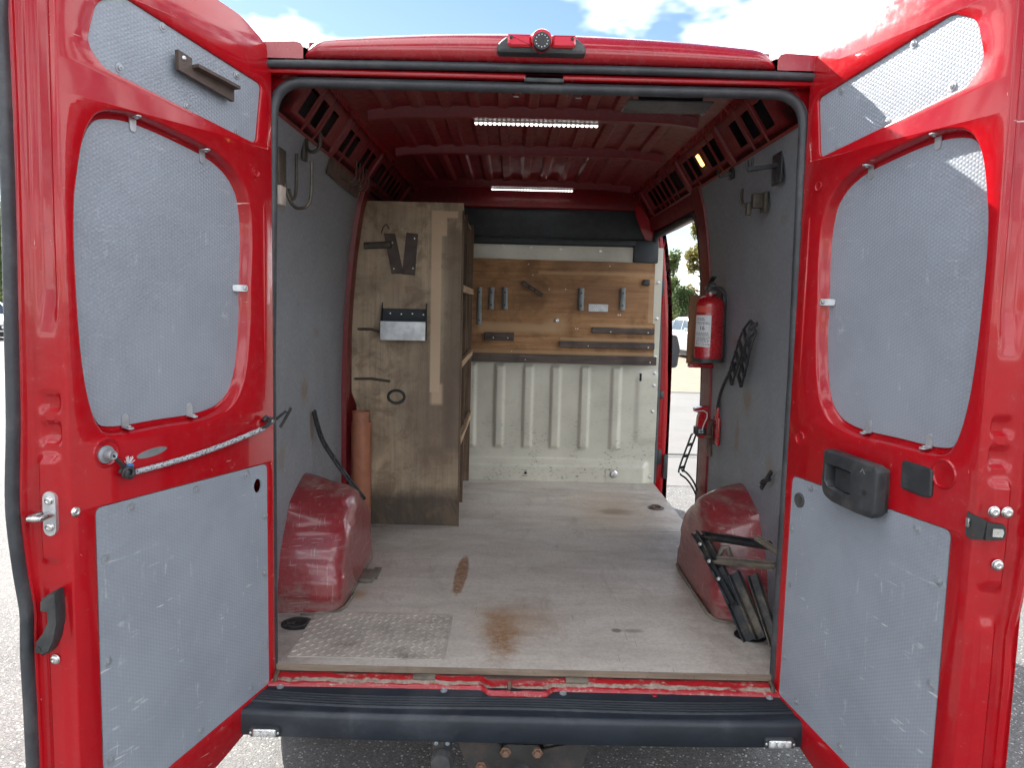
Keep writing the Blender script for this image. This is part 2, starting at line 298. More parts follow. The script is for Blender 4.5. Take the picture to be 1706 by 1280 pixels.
M['ext_red'] = simple('extinguisher_red', (0.42, 0.012, 0.018), 0.28, coat=0.6, var=0.08)
M['label_white'] = simple('label_white', (0.72, 0.73, 0.74), 0.4, var=0.05)
M['label_orange'] = simple('label_orange', (0.62, 0.10, 0.06), 0.4, var=0.06)
M['ink'] = simple('ink', (0.02, 0.02, 0.02), 0.5)
M['bluecord'] = simple('blue_knot', (0.05, 0.16, 0.40), 0.7)

def m_bulk():
    n = NT('bulkhead_paint'); o = n.obj; s = n.sep(o)
    a = n.noise(o, 3, 5, 0.6); f = n.noise(o, 55, 4, 0.7); z = s[2]
    c = n.mix(n.rng(a, 0.3, 0.7), (0.60, 0.575, 0.48), (0.50, 0.48, 0.40))
    lowm = n.rng(z, 0.6, 1.15, 1.0, 0.15)
    mk = n.math('MULTIPLY', n.rng(n.noise(n.map(o, (40, 40, 120)), 1.0, 4, 0.7), 0.575, 0.62), n.math('MULTIPLY', lowm, n.rng(n.noise(o, 6, 3, 0.6), 0.46, 0.60)))
    c = n.mix(n.math('MULTIPLY', mk, 0.85), c, (0.08, 0.065, 0.055))
    c = n.mix(n.math('MULTIPLY', n.rng(f, 0.55, 0.75), 0.25), c, (0.30, 0.27, 0.22))
    return n.done(c, n.rng(a, 0.3, 0.7, 0.26, 0.42), normal=n.bump(a, 0.08, 0.01), coat=0.2)
M['bulk'] = m_bulk()

def m_cord():
    n = NT('checked_cord'); v = n.vor(n.obj, 160, rand=0.6)
    return n.done(n.mix(n.rng(v, 0.3, 0.5), (0.08, 0.09, 0.11), (0.42, 0.43, 0.44)), 0.7)
M['cord'] = m_cord()

def m_asphalt():
    n = NT('asphalt'); o = n.obj
    v = n.vor(o, 150, out='Color'); vs = n.sep(v); d = n.vor(o, 150); big = n.noise(o, 0.8, 6, 0.6); mid = n.noise(o, 6, 4)
    c = n.mix(n.rng(vs[0], 0.2, 0.95), (0.070, 0.070, 0.069), (0.155, 0.153, 0.147))
    c = n.mix(n.math('MULTIPLY', n.math('GREATER_THAN', vs[1], 0.955), 1.0), c, (0.50, 0.50, 0.48))
    c = n.mix(n.rng(big, 0.35, 0.7, 0, 0.5), c, (0.19, 0.185, 0.175)); c = n.mix(n.rng(mid, 0.55, 0.8, 0, 0.3), c, (0.07, 0.07, 0.07))
    return n.done(c, 0.8, normal=n.bump(n.math('ADD', n.rng(d, 0.0, 0.6, 1, 0), n.noise(o, 240, 2)), 0.8, 0.006))
M['asphalt'] = m_asphalt()
def m_conc():
    n = NT('concrete_road'); o = n.obj; a = n.noise(o, 1.2, 6, 0.65); f = n.noise(o, 60, 4, 0.7)
    c = n.mix(n.rng(a, 0.3, 0.7), (0.145, 0.142, 0.135), (0.118, 0.115, 0.11)); c = n.mix(n.rng(f, 0.4, 0.75, 0, 0.4), c, (0.11, 0.106, 0.10))
    return n.done(c, 0.8, normal=n.bump(f, 0.4, 0.003))
M['concrete'] = m_conc()
def m_pavers():
    n = NT('beige_block_paving'); b = n.t.nodes.new('ShaderNodeTexBrick'); n.put(b.inputs['Vector'], n.obj)
    b.inputs['Color1'].default_value = (0.20, 0.158, 0.105, 1); b.inputs['Color2'].default_value = (0.165, 0.127, 0.085, 1); b.inputs['Mortar'].default_value = (0.14, 0.12, 0.09, 1)
    b.inputs['Scale'].default_value = 1.0; b.inputs['Mortar Size'].default_value = 0.006; b.inputs['Brick Width'].default_value = 0.2; b.inputs['Row Height'].default_value = 0.1
    c = n.mix(n.rng(n.noise(n.obj, 2.2, 5, 0.6), 0.35, 0.7, 0, 0.45), b.outputs['Color'], (0.20, 0.17, 0.13))
    return n.done(c, 0.85, normal=n.bump(b.outputs['Fac'], -0.4, 0.004))
M['pavers'] = m_pavers()
def leafmat(name, c1, c2, c3):
    n = NT(name); v = n.noise(n.obj, 2.4, 4, 0.7); w = n.noise(n.obj, 11, 2)
    c = n.mix(n.rng(v, 0.35, 0.65), c1, c2); c = n.mix(n.rng(w, 0.5, 0.75), c, c3)
    n.done(c, 0.6, spec=0.3)
    tr = n.t.nodes.new('ShaderNodeBsdfTranslucent'); n.put(tr.inputs[0], c)
    ms = n.t.nodes.new('ShaderNodeMixShader'); ms.inputs[0].default_value = 0.4
    n.t.links.new(n.b.outputs[0], ms.inputs[1]); n.t.links.new(tr.outputs[0], ms.inputs[2]); n.t.links.new(ms.outputs[0], n.out.inputs[0])
    return n.m
M['leaf_yellow'] = leafmat('autumn_leaf', (0.22, 0.17, 0.035), (0.10, 0.12, 0.03), (0.30, 0.22, 0.05))
M['leaf_green'] = leafmat('green_leaf', (0.05, 0.09, 0.022), (0.035, 0.065, 0.018), (0.09, 0.12, 0.03))
M['leaf_pale'] = leafmat('pale_green_leaf', (0.12, 0.16, 0.05), (0.08, 0.12, 0.035), (0.17, 0.19, 0.07))
M['bark'] = simple('bark', (0.10, 0.075, 0.055), 0.85, scale=10, bump=0.6)
M['car_silver'] = simple('silver_car_paint', (0.50, 0.52, 0.55), 0.25, 0.5, 0.04, coat=0.8, bump=0.0)
M['car_white'] = simple('white_car_paint', (0.75, 0.75, 0.74), 0.25, 0.0, 0.03, coat=0.8, bump=0.0)
M['glass'] = simple('dark_window_glass', (0.03, 0.04, 0.05), 0.06, 0.0, 0.05, bump=0.0, spec=0.8)
M['brick'] = simple('red_brick_wall', (0.32, 0.15, 0.10), 0.85, scale=9, bump=0.4)
M['roof_pale'] = simple('pale_roof_sheet', (0.62, 0.61, 0.60), 0.6, scale=5)
M['headlamp'] = simple('headlamp_lens', (0.7, 0.72, 0.75), 0.1, 0.5, 0.05)

for k_ in ('led', 'amber'): M[k_].cycles.emission_sampling = 'NONE'
# ------------------------------------------------------------------ geometry helpers
class MB:
    """collects geometry in world coordinates, links it as ONE mesh object"""
    def __init__(s): s.v = []; s.f = []; s.uv = {}; s.fm = []; s.cm = 0
    def add(s, verts, faces, uvs=None):
        b = len(s.v); s.v += [Vector(p) for p in verts]
        for f in faces: s.f.append([b+i for i in f]); s.fm.append(s.cm)
        if uvs:
            for i, t in enumerate(uvs): s.uv[b+i] = t
        return b
    def box(s, a, b, T=None):
        (x0, y0, z0), (x1, y1, z1) = a, b
        P = [(x0, y0, z0), (x1, y0, z0), (x1, y1, z0), (x0, y1, z0), (x0, y0, z1), (x1, y0, z1), (x1, y1, z1), (x0, y1, z1)]
        if T: P = [T(*p) for p in P]
        s.add(P, [(0, 3, 2, 1), (4, 5, 6, 7), (0, 1, 5, 4), (1, 2, 6, 5), (2, 3, 7, 6), (3, 0, 4, 7)])
    def bbox(s, a, b, bev=0.003, seg=2, T=None):
        bm = bmesh.new(); c = [(p+q)/2 for p, q in zip(a, b)]; d = [abs(q-p) for p, q in zip(a, b)]
        bmesh.ops.create_cube(bm, size=1.0)
        for v in bm.verts: v.co = Vector((c[0]+v.co.x*d[0], c[1]+v.co.y*d[1], c[2]+v.co.z*d[2]))
        bmesh.ops.bevel(bm, geom=list(bm.edges), offset=min(bev, min(d)*0.45), segments=seg, profile=0.5, affect='EDGES', clamp_overlap=True)
        bm.verts.index_update()
        P = [tuple(v.co) for v in bm.verts]
        if T: P = [T(*p) for p in P]
        s.add(P, [[v.index for v in f.verts] for f in bm.faces]); bm.free()
    def loft(s, loops, closed=True, cap0=False, cap1=False, uvf=None):
        n = len(loops[0]); V = [p for L in loops for p in L]; F = []
        for i in range(len(loops)-1):
            for j in range(n if closed else n-1):
                k = (j+1) % n
                F.append((i*n+j, i*n+k, (i+1)*n+k, (i+1)*n+j))
        if cap0: F.append(tuple(range(n-1, -1, -1)))
        if cap1: F.append(tuple(range((len(loops)-1)*n, len(loops)*n)))
        s.add(V, F)
    def tube(s, pts, r, seg=8, closed=False, caps=True, flat=None, up=None):
        pts = [Vector(p) for p in pts]; n = len(pts); L = []
        rr = r if isinstance(r, (list, tuple)) else [r]*n
        prev = None
        for i, p in enumerate(pts):
            a = pts[i-1] if (i > 0 or closed) else p; b = pts[(i+1) % n] if (i < n-1 or closed) else p
            t = (b-a).normalized() if (b-a).length > 1e-9 else Vector((0, 0, 1))
            if prev is None:
                h = Vector(up) if up else (Vector((0, 0, 1)) if abs(t.z) < 0.9 else Vector((1, 0, 0)))
                nx = (h - t*h.dot(t)).normalized()
            else:
                h = Vector(up) if up else prev
                nx = (h - t*h.dot(t)); nx = nx.normalized() if nx.length > 1e-6 else prev
            prev = nx; ny = t.cross(nx)
            fx, fy = (1, 1) if not flat else flat
            L.append([p + nx*rr[i]*fx*math.cos(2*math.pi*k/seg) + ny*rr[i]*fy*math.sin(2*math.pi*k/seg) for k in range(seg)])
        if closed: L.append(L[0])
        s.loft(L, True, caps and not closed, caps and not closed)
    def lathe(s, prof, M4=None, seg=16):
        L = [[(M4 @ Vector((r*math.cos(2*math.pi*k/seg), r*math.sin(2*math.pi*k/seg), h))) if M4 else Vector((r*math.cos(2*math.pi*k/seg), r*math.sin(2*math.pi*k/seg), h)) for k in range(seg)] for r, h in prof]
        s.loft(L, True, True, True)
    def plate(s, outer, holes, P, w0, w1, uv=True):
        """flat plate from a 2-D outline with holes; P(a, b, w) maps to the world; w0 front, w1 back"""
        loops = [outer]+list(holes); flat = [p for L in loops for p in L]
        tris = tessellate_polygon([[Vector((p[0], p[1], 0)) for p in L] for L in loops])
        n = len(flat)
        s.add([P(p[0], p[1], w0) for p in flat], [tuple(t) for t in tris], [(p[0], p[1]) for p in flat] if uv else None)
        if w1 is not None:
            s.add([P(p[0], p[1], w1) for p in flat], [tuple(reversed(t)) for t in tris])
            for L in loops:
                m = len(L); V = [P(p[0], p[1], w0) for p in L]+[P(p[0], p[1], w1) for p in L]
                s.add(V, [(i, (i+1) % m, m+(i+1) % m, m+i) for i in range(m)], [(p[0], p[1]) for p in L]*2 if uv else None)
    def grid(s, rows, uvs=None):
        n = len(rows[0]); V = [p for r in rows for p in r]
        F = [(i*n+j, i*n+j+1, (i+1)*n+j+1, (i+1)*n+j) for i in range(len(rows)-1) for j in range(n-1)]
        s.add(V, F, [t for r in uvs for t in r] if uvs else None)

def wloc(o):
    l = Vector((0, 0, 0))
    while o: l += o.location; o = o.parent
    return l
def build(mb, name, mat, parent=None, smooth=30, label=None, cat=None, group=None, kind=None, recalc=True, bevel=0.0):
    """link the collected geometry as one mesh object"""
    off = wloc(parent) if parent else Vector((0, 0, 0))
    me = bpy.data.meshes.new(name); me.from_pydata([tuple(p-off) for p in mb.v], [], mb.f)
    if mb.uv:
        l = me.uv_layers.new(name='uv')
        for lp in me.loops: l.data[lp.index].uv = mb.uv.get(lp.vertex_index, (0, 0))
    if recalc or bevel:
        bm = bmesh.new(); bm.from_mesh(me)
        bmesh.ops.remove_doubles(bm, verts=bm.verts, dist=1e-5)
        bmesh.ops.recalc_face_normals(bm, faces=bm.faces)
        bm.to_mesh(me); bm.free()
    mats = mat if isinstance(mat, (list, tuple)) else [mat]
    for m_ in mats: me.materials.append(M[m_])
    if len(mats) > 1 and len(mb.fm) == len(me.polygons):
        for p, i in zip(me.polygons, mb.fm): p.material_index = i
    if smooth:
        for p in me.polygons: p.use_smooth = True
        me.set_sharp_from_angle(angle=R(smooth))
    o = bpy.data.objects.new(name, me); COL.objects.link(o); o.parent = parent
    tag(o, label, cat, group, kind); return o
def tag(o, label=None, cat=None, group=None, kind=None):
    if label: o['label'] = label
    if cat: o['category'] = cat
    if group: o['group'] = group
    if kind: o['kind'] = kind
def thing(name, loc, label, cat, group=None):
    o = bpy.data.objects.new(name, None); COL.objects.link(o); o.location = loc; o.empty_display_size = 0.1
    tag(o, label, cat, group); return o
def place(src, name, parent, loc, axis=(0, 0, 1), spin=0.0, scale=1.0):
    """one more object sharing src's mesh, its local z turned to axis"""
    o = bpy.data.objects.new(name, src); COL.objects.link(o); o.parent = parent
    o.location = Vector(loc)-(wloc(parent) if parent else Vector((0, 0, 0)))
    q = Vector(axis).to_track_quat('Z', 'Y'); o.rotation_euler = (q.to_matrix() @ Matrix.Rotation(spin, 3, 'Z')).to_euler()
    o.scale = (scale,)*3
    return o
def rawmesh(mb, name, mat, smooth=35):
    o = build(mb, name, mat, None, smooth); me = o.data; bpy.data.objects.remove(o); return me
def rpoly(pts, rad, seg=6):
    """polygon with rounded corners; rad a number or one per corner"""
    n = len(pts); out = []
    for i in range(n):
        r = rad[i] if isinstance(rad, (list, tuple)) else rad
        p = Vector(pts[i]).to_2d() if not isinstance(pts[i], Vector) else pts[i]; a = Vector(pts[i-1]); b = Vector(pts[(i+1) % n])
        p = Vector(pts[i]); d0 = (a-p); d1 = (b-p); l0, l1 = d0.length, d1.length
        if r < 1e-6: out.append(tuple(p)); continue
        d0.normalize(); d1.normalize(); ang = math.acos(max(-1, min(1, d0.dot(d1))))
        t = min(r/math.tan(ang/2), l0*0.48, l1*0.48)
        A, B = p+d0*t, p+d1*t
        for k in range(seg+1):
            s = k/seg; q = A*(1-s)**2+p*2*s*(1-s)+B*s*s
            out.append((q.x, q.y))
    return out
def offset(loop, d):
    """move a 2-D loop inwards by d (d may be a function of the point)"""
    n = len(loop); area = sum(loop[i][0]*loop[(i+1) % n][1]-loop[(i+1) % n][0]*loop[i][1] for i in range(n)); sg = 1 if area > 0 else -1
    out = []
    for i in range(n):
        a, b, c = Vector(loop[i-1]), Vector(loop[i]), Vector(loop[(i+1) % n])
        t = (c-a); t = t.normalized() if t.length > 1e-9 else Vector((1, 0))
        nx = Vector((-t.y, t.x))*sg; dd = d(b) if callable(d) else d
        out.append(tuple(b+nx*dd))
    return out
def resample(loop, step):
    out = []; n = len(loop)
    for i in range(n):
        a, b = Vector(loop[i]), Vector(loop[(i+1) % n]); k = max(1, int((b-a).length/step))
        for j in range(k): out.append(tuple(a.lerp(b, j/k)))
    return out
def text_mesh(txt, size, depth=0.0005):
    cu = bpy.data.curves.new('lettering', 'FONT'); cu.body = txt; cu.size = size; cu.extrude = depth; cu.align_x = 'CENTER'; cu.align_y = 'CENTER'; cu.resolution_u = 2
    o = bpy.data.objects.new('lettering', cu); COL.objects.link(o)
    me = bpy.data.meshes.new_from_object(o); bpy.data.objects.remove(o); return me

# ================================================================== the setting
def sheet(name, x0, x1, y0, y1, z, mat):
    mb = MB(); mb.add([(x0, y0, z), (x1, y0, z), (x1, y1, z), (x0, y1, z)], [(0, 1, 2, 3)])
    return build(mb, name, mat, None, 0, kind='structure', recalc=False)
sheet('ground', -300, 300, -250, 500, 0.0, 'asphalt')
sheet('concrete_road', 1.35, 60, 5.0, 13.42, 0.004, 'concrete')
sheet('block_paving', 1.2, 60, 13.55, 40, 0.008, 'pavers')

# ================================================================== van
van = thing('van', (0, 0, 0), 'red panel van with both rear doors open, showing the load space inside', 'van')
def lerp_tab(tab, t):
    for (a, b), (c, d) in zip(tab, tab[1:]):
        if t <= c: return b+(d-b)*max(0, min(1, (t-a)/(c-a)))
    return tab[-1][1]
WX = [(0.4, .885), (1.25, .886), (1.5, .880), (1.7, .870), (1.9, .852), (2.05, .833), (2.15, .815), (2.25, .787), (2.40, .735)]
def wallX(z): return lerp_tab(WX, z)
def outX(z): return wallX(z)+0.105

def body_shell():
    mb = MB()
    zs = [0.36, 0.5, 0.7, 0.9, 1.1, 1.3, 1.5, 1.7, 1.85, 2.0, 2.1, 2.17, 2.25, 2.32, 2.38, 2.42]
    ys = [0.075, 0.3, 0.8, 1.56, 2.0, 2.4, 2.74, 3.1, 3.45]
    for s in (-1, 1):
        for i in range(len(zs)-1):
            for j in range(len(ys)-1):
                if s > 0 and ys[j] >= 1.55 and ys[j+1] <= 2.75 and zs[i] >= 0.35 and zs[i+1] <= 2.171: continue
                if ys[j] >= 2.73 and zs[i] >= 1.29 and zs[i+1] <= 2.01 and ys[j] >= 3.0: pass
                a, b = outX(zs[i]), outX(zs[i+1])
                if zs[i+1] > 2.3: b = max(b, .86) if zs[i+1] < 2.4 else .845
                if zs[i] > 2.3: a = max(a, .86)
                mb.add([(s*a, ys[j], zs[i]), (s*a, ys[j+1], zs[i]), (s*b, ys[j+1], zs[i+1]), (s*b, ys[j], zs[i+1])], [(0, 1, 2, 3)])
        # shoulder between the side and the roof panel, with the drip gutter
        rows = []
        for y, dz in ((0.0, 0), (0.02, .006), (0.06, .012), (0.2, .022), (0.8, .045), (1.6, .055), (2.7, .055), (3.2, .03), (3.45, -.02)):
            rows.append([(s*.675, y, 2.405+dz), (s*.682, y, 2.416+dz), (s*.70, y, 2.421+dz), (s*.79, y, 2.417+dz), (s*.83, y, 2.405+dz*.7), (s*.86, y, 2.38+dz*.4)])
        mb.grid(rows)
        mb.add([(s*.675, 0, 2.405), (s*.682, 0, 2.416), (s*.70, 0, 2.421), (s*.79, 0, 2.417), (s*.83, 0, 2.405), (s*.86, 0, 2.38), (s*.86, .0, 2.374), (s*.675, .0, 2.374)], [tuple(range(8))])
    # cab: bonnet and windscreen carried forward of the bulkhead
    secs = [(3.45, 2.42, .86, 1.0), (3.9, 1.98, .80, 1.0), (4.35, 1.42, .78, .98), (4.7, 1.2, .74, .95), (4.95, .95, .66, .85), (5.0, .4, .6, .8)]
    L = []
    for y, zt, xt, xb in secs:
        L.append([(-xb, y, .36), (-xb, y, min(1.3, zt*.75)), (-xt, y, zt-.04), (-xt+.12, y, zt), (xt-.12, y, zt), (xt, y, zt-.04), (xb, y, min(1.3, zt*.75)), (xb, y, .36)])
    mb.loft(L, True, False, True)
    mb.add([(-.98, .1, .36), (.98, .1, .36), (.98, 4.9, .36), (-.98, 4.9, .36)], [(0, 1, 2, 3)])
    return build(mb, 'body_shell', 'red_roof', van, 40)
body_shell()
for sx in (-1, 1):
    for wy in (.80, 3.95):
        mb = MB(); Mw = Matrix.Translation((sx*.87, wy, .335)) @ Matrix.Rotation(R(90), 4, 'Y')
        mb.lathe([(.20, -.10), (.30, -.108), (.328, -.095), (.335, -.07), (.335, .07), (.328, .095), (.30, .108), (.20, .10)], Mw, 36); wh_ = build(mb, 'wheel', 'rubber', van, 35)
        mb = MB(); mb.lathe([(.20, -.09), (.205, -.06), (.205, .06), (.20, .09), (.17, .07), (.06, .085), (.05, .06)], Mw, 24); build(mb, 'rim', 'zinc', wh_, 30)
    mb = MB(); mb.bbox((sx*.905, .036, .92), (sx*.982, .0655, 1.36), .012); build(mb, 'tail_light', 'lens_red', van, 40)

def roof_panel():
    mb = MB()
    prof = [(.045, 2.374), (.0, 2.3745), (-.012, 2.376), (-.022, 2.381), (-.028, 2.390), (-.0305, 2.402), (-.029, 2.416), (-.023, 2.430), (-.013, 2.443), (.0, 2.453), (.02, 2.4615), (.05, 2.469), (.12, 2.481), (.3, 2.505), (.7, 2.535), (1.3, 2.552), (2.0, 2.555), (2.6, 2.55), (3.0, 2.525), (3.3, 2.47), (3.45, 2.42)]
    xs = [0, .06, .12, .18, .24, .30, .36, .42, .47, .52, .56, .59, .615, .635, .65, .66, .667, .671]
    xs = [-x for x in reversed(xs[1:])]+xs
    rows = []
    for y, z in prof:
        row = []
        for x in xs:
            a = abs(x)/.671; k = max(0, min(1, (z-2.376)/.085))
            e = max(0, (abs(x)-.60)/.071)
            dz = -.026*a**2.2*k-.030*(e**3)*k; dy = .020*a*a*(1 if y < .3 else 0)+.02*e**3*(1 if y < .1 else 0)
            row.append((x, y+dy, z+dz))
        rows.append(row)
    mb.grid(rows)
    for s in (0, -1):   # close the ends
        for i in range(len(rows)-1):
            a, b = rows[i][s], rows[i+1][s]; mb.add([a, b, (b[0], b[1], 2.37), (a[0], a[1], 2.37)], [(0, 1, 2, 3)])
    return build(mb, 'roof_panel', 'red_roof', van, 50)
roof_panel()

# ---- rear aperture: frame, rubber seals, gutter rubber
def contour(d=0.0):
    p = [(-.785-d, .47-d), (-.785-d, 1.5), (-.772-d, 2.318+d), (.772+d, 2.318+d), (.785+d, 1.5), (.785+d, .47-d)]
    return rpoly(p, [0, .5, .10+d, .10+d, .5, 0], 10)
mb = MB()
outer = [(-.985, .40), (-.985, 1.5), (-.93, 2.05), (-.87, 2.352), (.87, 2.352), (.93, 2.05), (.985, 1.5), (.985, .40)]
mb.plate(outer, [contour(.012)], lambda a, b, w: Vector((a, w, b)), .066, .085, uv=False)
c0 = contour(.012); c1 = contour(.006); c2 = contour(-.012)
mb.loft([[Vector((p[0], .066, p[1])) for p in c0], [Vector((p[0], .045, p[1])) for p in c1], [Vector((p[0], .045, p[1])) for p in contour(0)], [Vector((p[0], .10, p[1])) for p in contour(.02)]])
mb.bbox((-.83, .012, 2.336), (.83, .066, 2.352), .004)
build(mb, 'rear_frame', 'red', van, 35)
mb = MB(); cc = []
for a_, b_ in zip(contour(0), contour(0)[1:]):
    k_ = max(1, int((Vector(b_)-Vector(a_)).length/.03)); cc += [tuple(Vector(a_).lerp(Vector(b_), j/k_)) for j in range(k_)]
mb.tube([(p[0], .036, p[1]) for p in cc if True], .016, 10, False, True, (1, 1.0))
build(mb, 'door_seal', 'seal', van, 60)
mb = MB(); mb.tube([(x/20*.815, -.002+.012*abs(x/20)**2, 2.363-.004*abs(x/20)**3) for x in range(-20, 21)], .0125, 8)
build(mb, 'gutter_rubber', 'seal', van, 60)
mb = MB(); mb.bbox((-.045, .012, 2.329), (.07, .03, 2.352), .004); build(mb, 'latch_plate', 'plastic', van)

# ---- brake light with camera
bl = MB(); bl.lathe([(0.0, 0), (.001, 0)], None, 4)
mb = MB()
o2 = rpoly([(-.124, 2.386), (.124, 2.386), (.124, 2.412), (.098, 2.434), (-.098, 2.434), (-.124, 2.412)], [.012, .012, .02, .02, .02, .02], 5)
L = [[Vector((p[0], y, p[1])) for p in offset(o2, d)] for y, d in ((-.022, -.001), (-.040, 0), (-.050, .004), (-.053, .010))]
mb.loft(L, True, True, True)
brake = build(mb, 'brake_light', 'plastic', van, 40)
for s in (-1, 1):
    mb = MB(); q = rpoly([(s*.030, 2.401), (s*.088, 2.401), (s*.094, 2.409), (s*.094, 2.434), (s*.030, 2.434)], .004, 3)
    mb.loft([[Vector((p[0], y, p[1])) for p in offset(q, d)] for y, d in ((-.040, 0), (-.062, 0), (-.067, .005))], True, True, True)
    ln = build(mb, 'lamp_lens', 'lens_red', brake, 40)
    mb = MB(); mb.lathe([(.0045, 0), (.0045, .003), (.003, .004)], Matrix.Translation((s*.084, -.0665, 2.424)) @ Matrix.Rotation(R(90), 4, 'X'), 10)
    build(mb, 'screw_recess', 'ink', brake)
mb = MB(); Mx = Matrix.Translation((0, -.040, 2.4185)) @ Matrix.Rotation(R(90), 4, 'X')
mb.lathe([(.030, 0), (.030, .022), (.029, .030), (.027, .033)], Mx, 24); build(mb, 'camera_hood', 'lens_red', brake, 40)
mb = MB(); Mx = Matrix.Translation((0, -.066, 2.4125)) @ Matrix.Rotation(R(90), 4, 'X')
mb.lathe([(.0255, 0), (.0255, .008), (.023, .013), (.012, .015)], Mx, 24); camera_eye = build(mb, 'camera_eye', 'ink', brake, 30)
mb = MB()
for k in range(12):
    a = 2*math.pi*k/12; mb.lathe([(.0016, 0), (.0016, .0017), (.0006, .0022)], Matrix.Translation((.0165*math.cos(a), -.0795, 2.4125+.0165*math.sin(a))) @ Matrix.Rotation(R(90), 4, 'X'), 6)
build(mb, 'infrared_bulbs', 'zinc', brake)

# ---- sill
def sill():
    mb = MB(); rows = []
    prof = [(.10, .530), (.045, .534), (.030, .533), (.020, .529), (.010, .5245), (.002, .523), (-.006, .522), (-.012, .519), (-.016, .512), (-.017, .480)]
    for i in range(0, 161):
        x = -.80+i*.01; row = []
        c = max(0, min(1, (0.115-abs(x+.02))/.03)); c = c*c*(3-2*c)
        for k, (y, z) in enumerate(prof):
            zz_ = z-(.003*c)-(.013*c if 1 < k < 6 else 0); yy = y-(.020*c if k >= 5 else 0)-.003*c
            zz_ += .0012*math.sin(x*37)+.001*math.sin(x*91+1)
            row.append((x, yy, zz_))
        rows.append(row)
    mb.grid(rows); return build(mb, 'sill', 'red_sill', van, 50)
s_ = sill()
mb = MB(); mb.tube([(-.045, .014, .508), (-.045, .008, .524), (-.045, -.002, .530), (-.045, -.008, .518), (-.045, -.010, .50)], .0065, 8); mb.lathe([(.038, 0), (.036, .004), (.02, .006)], Matrix.Translation((-.045, -.001, .502)), 16)
build(mb, 'lock_loop', 'rusty', s_, 40)
for x in (-.31, .165):
    mb = MB(); mb.bbox((x-.035, .008, .5255), (x+.035, .05, .5375), .003); build(mb, 'packing_block', 'iron_dusty', s_)
for x in (-.765, .768):
    mb = MB(); mb.tube([(x, .02, .54), (x, .0, .535), (x, -.006, .52)], .007, 6); build(mb, 'seal_end', 'rusty', s_)

# ---- bumper with tread ribs
def bumper():
    mb = MB(); rows = []
    prof = [(.0, .511), (-.012, .5125), (-.034, .508), (-.046, .5025)]
    for k in range(5):
        y = -.050-k*.0108; zb = .502-k*.0018; prof += [(y, zb), (y-.0018, zb+.0062), (y-.0052, zb+.0062), (y-.007, zb-.0008)]
    prof += [(-.106, .4930), (-.124, .4925), (-.131, .4905), (-.136, .485), (-.139, .474), (-.140, .45), (-.1395, .424), (-.136, .413), (-.128, .408), (-.05, .405)]
    for i in range(0, 89):
        x = -.88+i*.02; a = abs(x)
        wv = .004*math.cos(x*7.0)
        rows.append([(x, y+(wv if -.11 < y < -.045 else 0)+.020*(a/.88)**4, z) for y, z in prof])
    mb.grid(rows); n = len(prof)
    return build(mb, 'bumper_step', 'bumper', van, 40)
bp = bumper()
mbs = MB(); mbs.lathe([(.011, 0), (.011, .001), (.0075, .0015), (.0075, .0035), (.005, .0045), (.0035, .003)], None, 12)
BOLT = rawmesh(mbs, 'step_bolt', 'washer')
for x in (-.745, -.245, .12, .752): place(BOLT, 'step_bolt', bp, (x, -.022, .5108), (0, -.2, 1))
mb = MB(); mb.lathe([(.008, 0), (.007, .002)], Matrix.Translation((.40, -.024, .5104)), 10); build(mb, 'red_plug', 'red', bp)
for s in (-1, 1):
    x0 = s*.752-.004
    mb = MB(); q = rpoly([(x0-.045, .417), (x0+.045, .417), (x0+.045, .447), (x0-.045, .447)], .010, 4)
    mb.loft([[Vector((p[0], y, p[1])) for p in offset(q, d)] for y, d in ((-.11, 0), (-.139, 0), (-.143, .003))], True, True, True)
    lamp = build(mb, 'step_lamp', 'plastic', bp, 40)
    mb = MB(); q = rpoly([(x0-.034, .420), (x0+.034, .420), (x0+.034, .444), (x0-.034, .444)], .006, 3)
    mb.loft([[Vector((p[0], y, p[1])) for p in offset(q, d)] for y, d in ((-.141, 0), (-.145, .0005), (-.1465, .003))], True, True, True); build(mb, 'lamp_lens', 'lens_clear', lamp, 40)
    for k in (-1, 0, 1):
        mb = MB(); mb.lathe([(.009, 0), (.006, .002), (.002, .003)], Matrix.Translation((x0+k*.022, -.1462, .432)) @ Matrix.Rotation(R(90), 4, 'X'), 12); build(mb, 'lamp_bulb', 'led_bed', lamp)
    for k in (-1, 1):
        mb = MB(); mb.lathe([(.004, 0), (.004, .002), (.002, .003)], Matrix.Translation((x0+k*.040, -.1425, .432)) @ Matrix.Rotation(R(90), 4, 'X'), 8); build(mb, 'lamp_screw', 'zinc', lamp)

# ---- tow bar under the bumper
mb = MB()
q = rpoly([(-.195, .392), (-.14, .392), (-.085, .40), (-.06, .372), (.06, .372), (.11, .385), (.15, .392), (.20, .392), (.165, .29), (.10, .24), (-.10, .24), (-.155, .29)], .008, 3)
mb.loft([[Vector((p[0], y, p[1])) for p in q] for y in (-.085, -.097)], True, True, True)
mb.bbox((-.07, -.085, .24), (.07, .30, .30), .01)
M['tow'] = simple('weathered_tow_steel', (0.045, 0.042, 0.040), 0.6, 0.3, dirt=(0.11, 0.075, 0.055), dirt_amt=0.6)
tow = build(mb, 'tow_bar', 'tow', van)
mb = MB(); q = rpoly([(-.062, .25), (-.062, .395), (.052, .395), (.052, .25)], [.0, .02, .02, .0], 4)
mb.loft([[Vector((p[0], y, p[1])) for p in q] for y in (-.0975, -.112)], True, True, True); build(mb, 'coupling_plate', 'tow', tow)
mb = MB(); mb.tube([(-.004, -.110, .30), (-.004, -.145, .31), (-.004, -.175, .33), (-.004, -.18, .362)], [.026, .026, .024, .022], 12); build(mb, 'tow_ball_neck', 'iron', tow, 50)
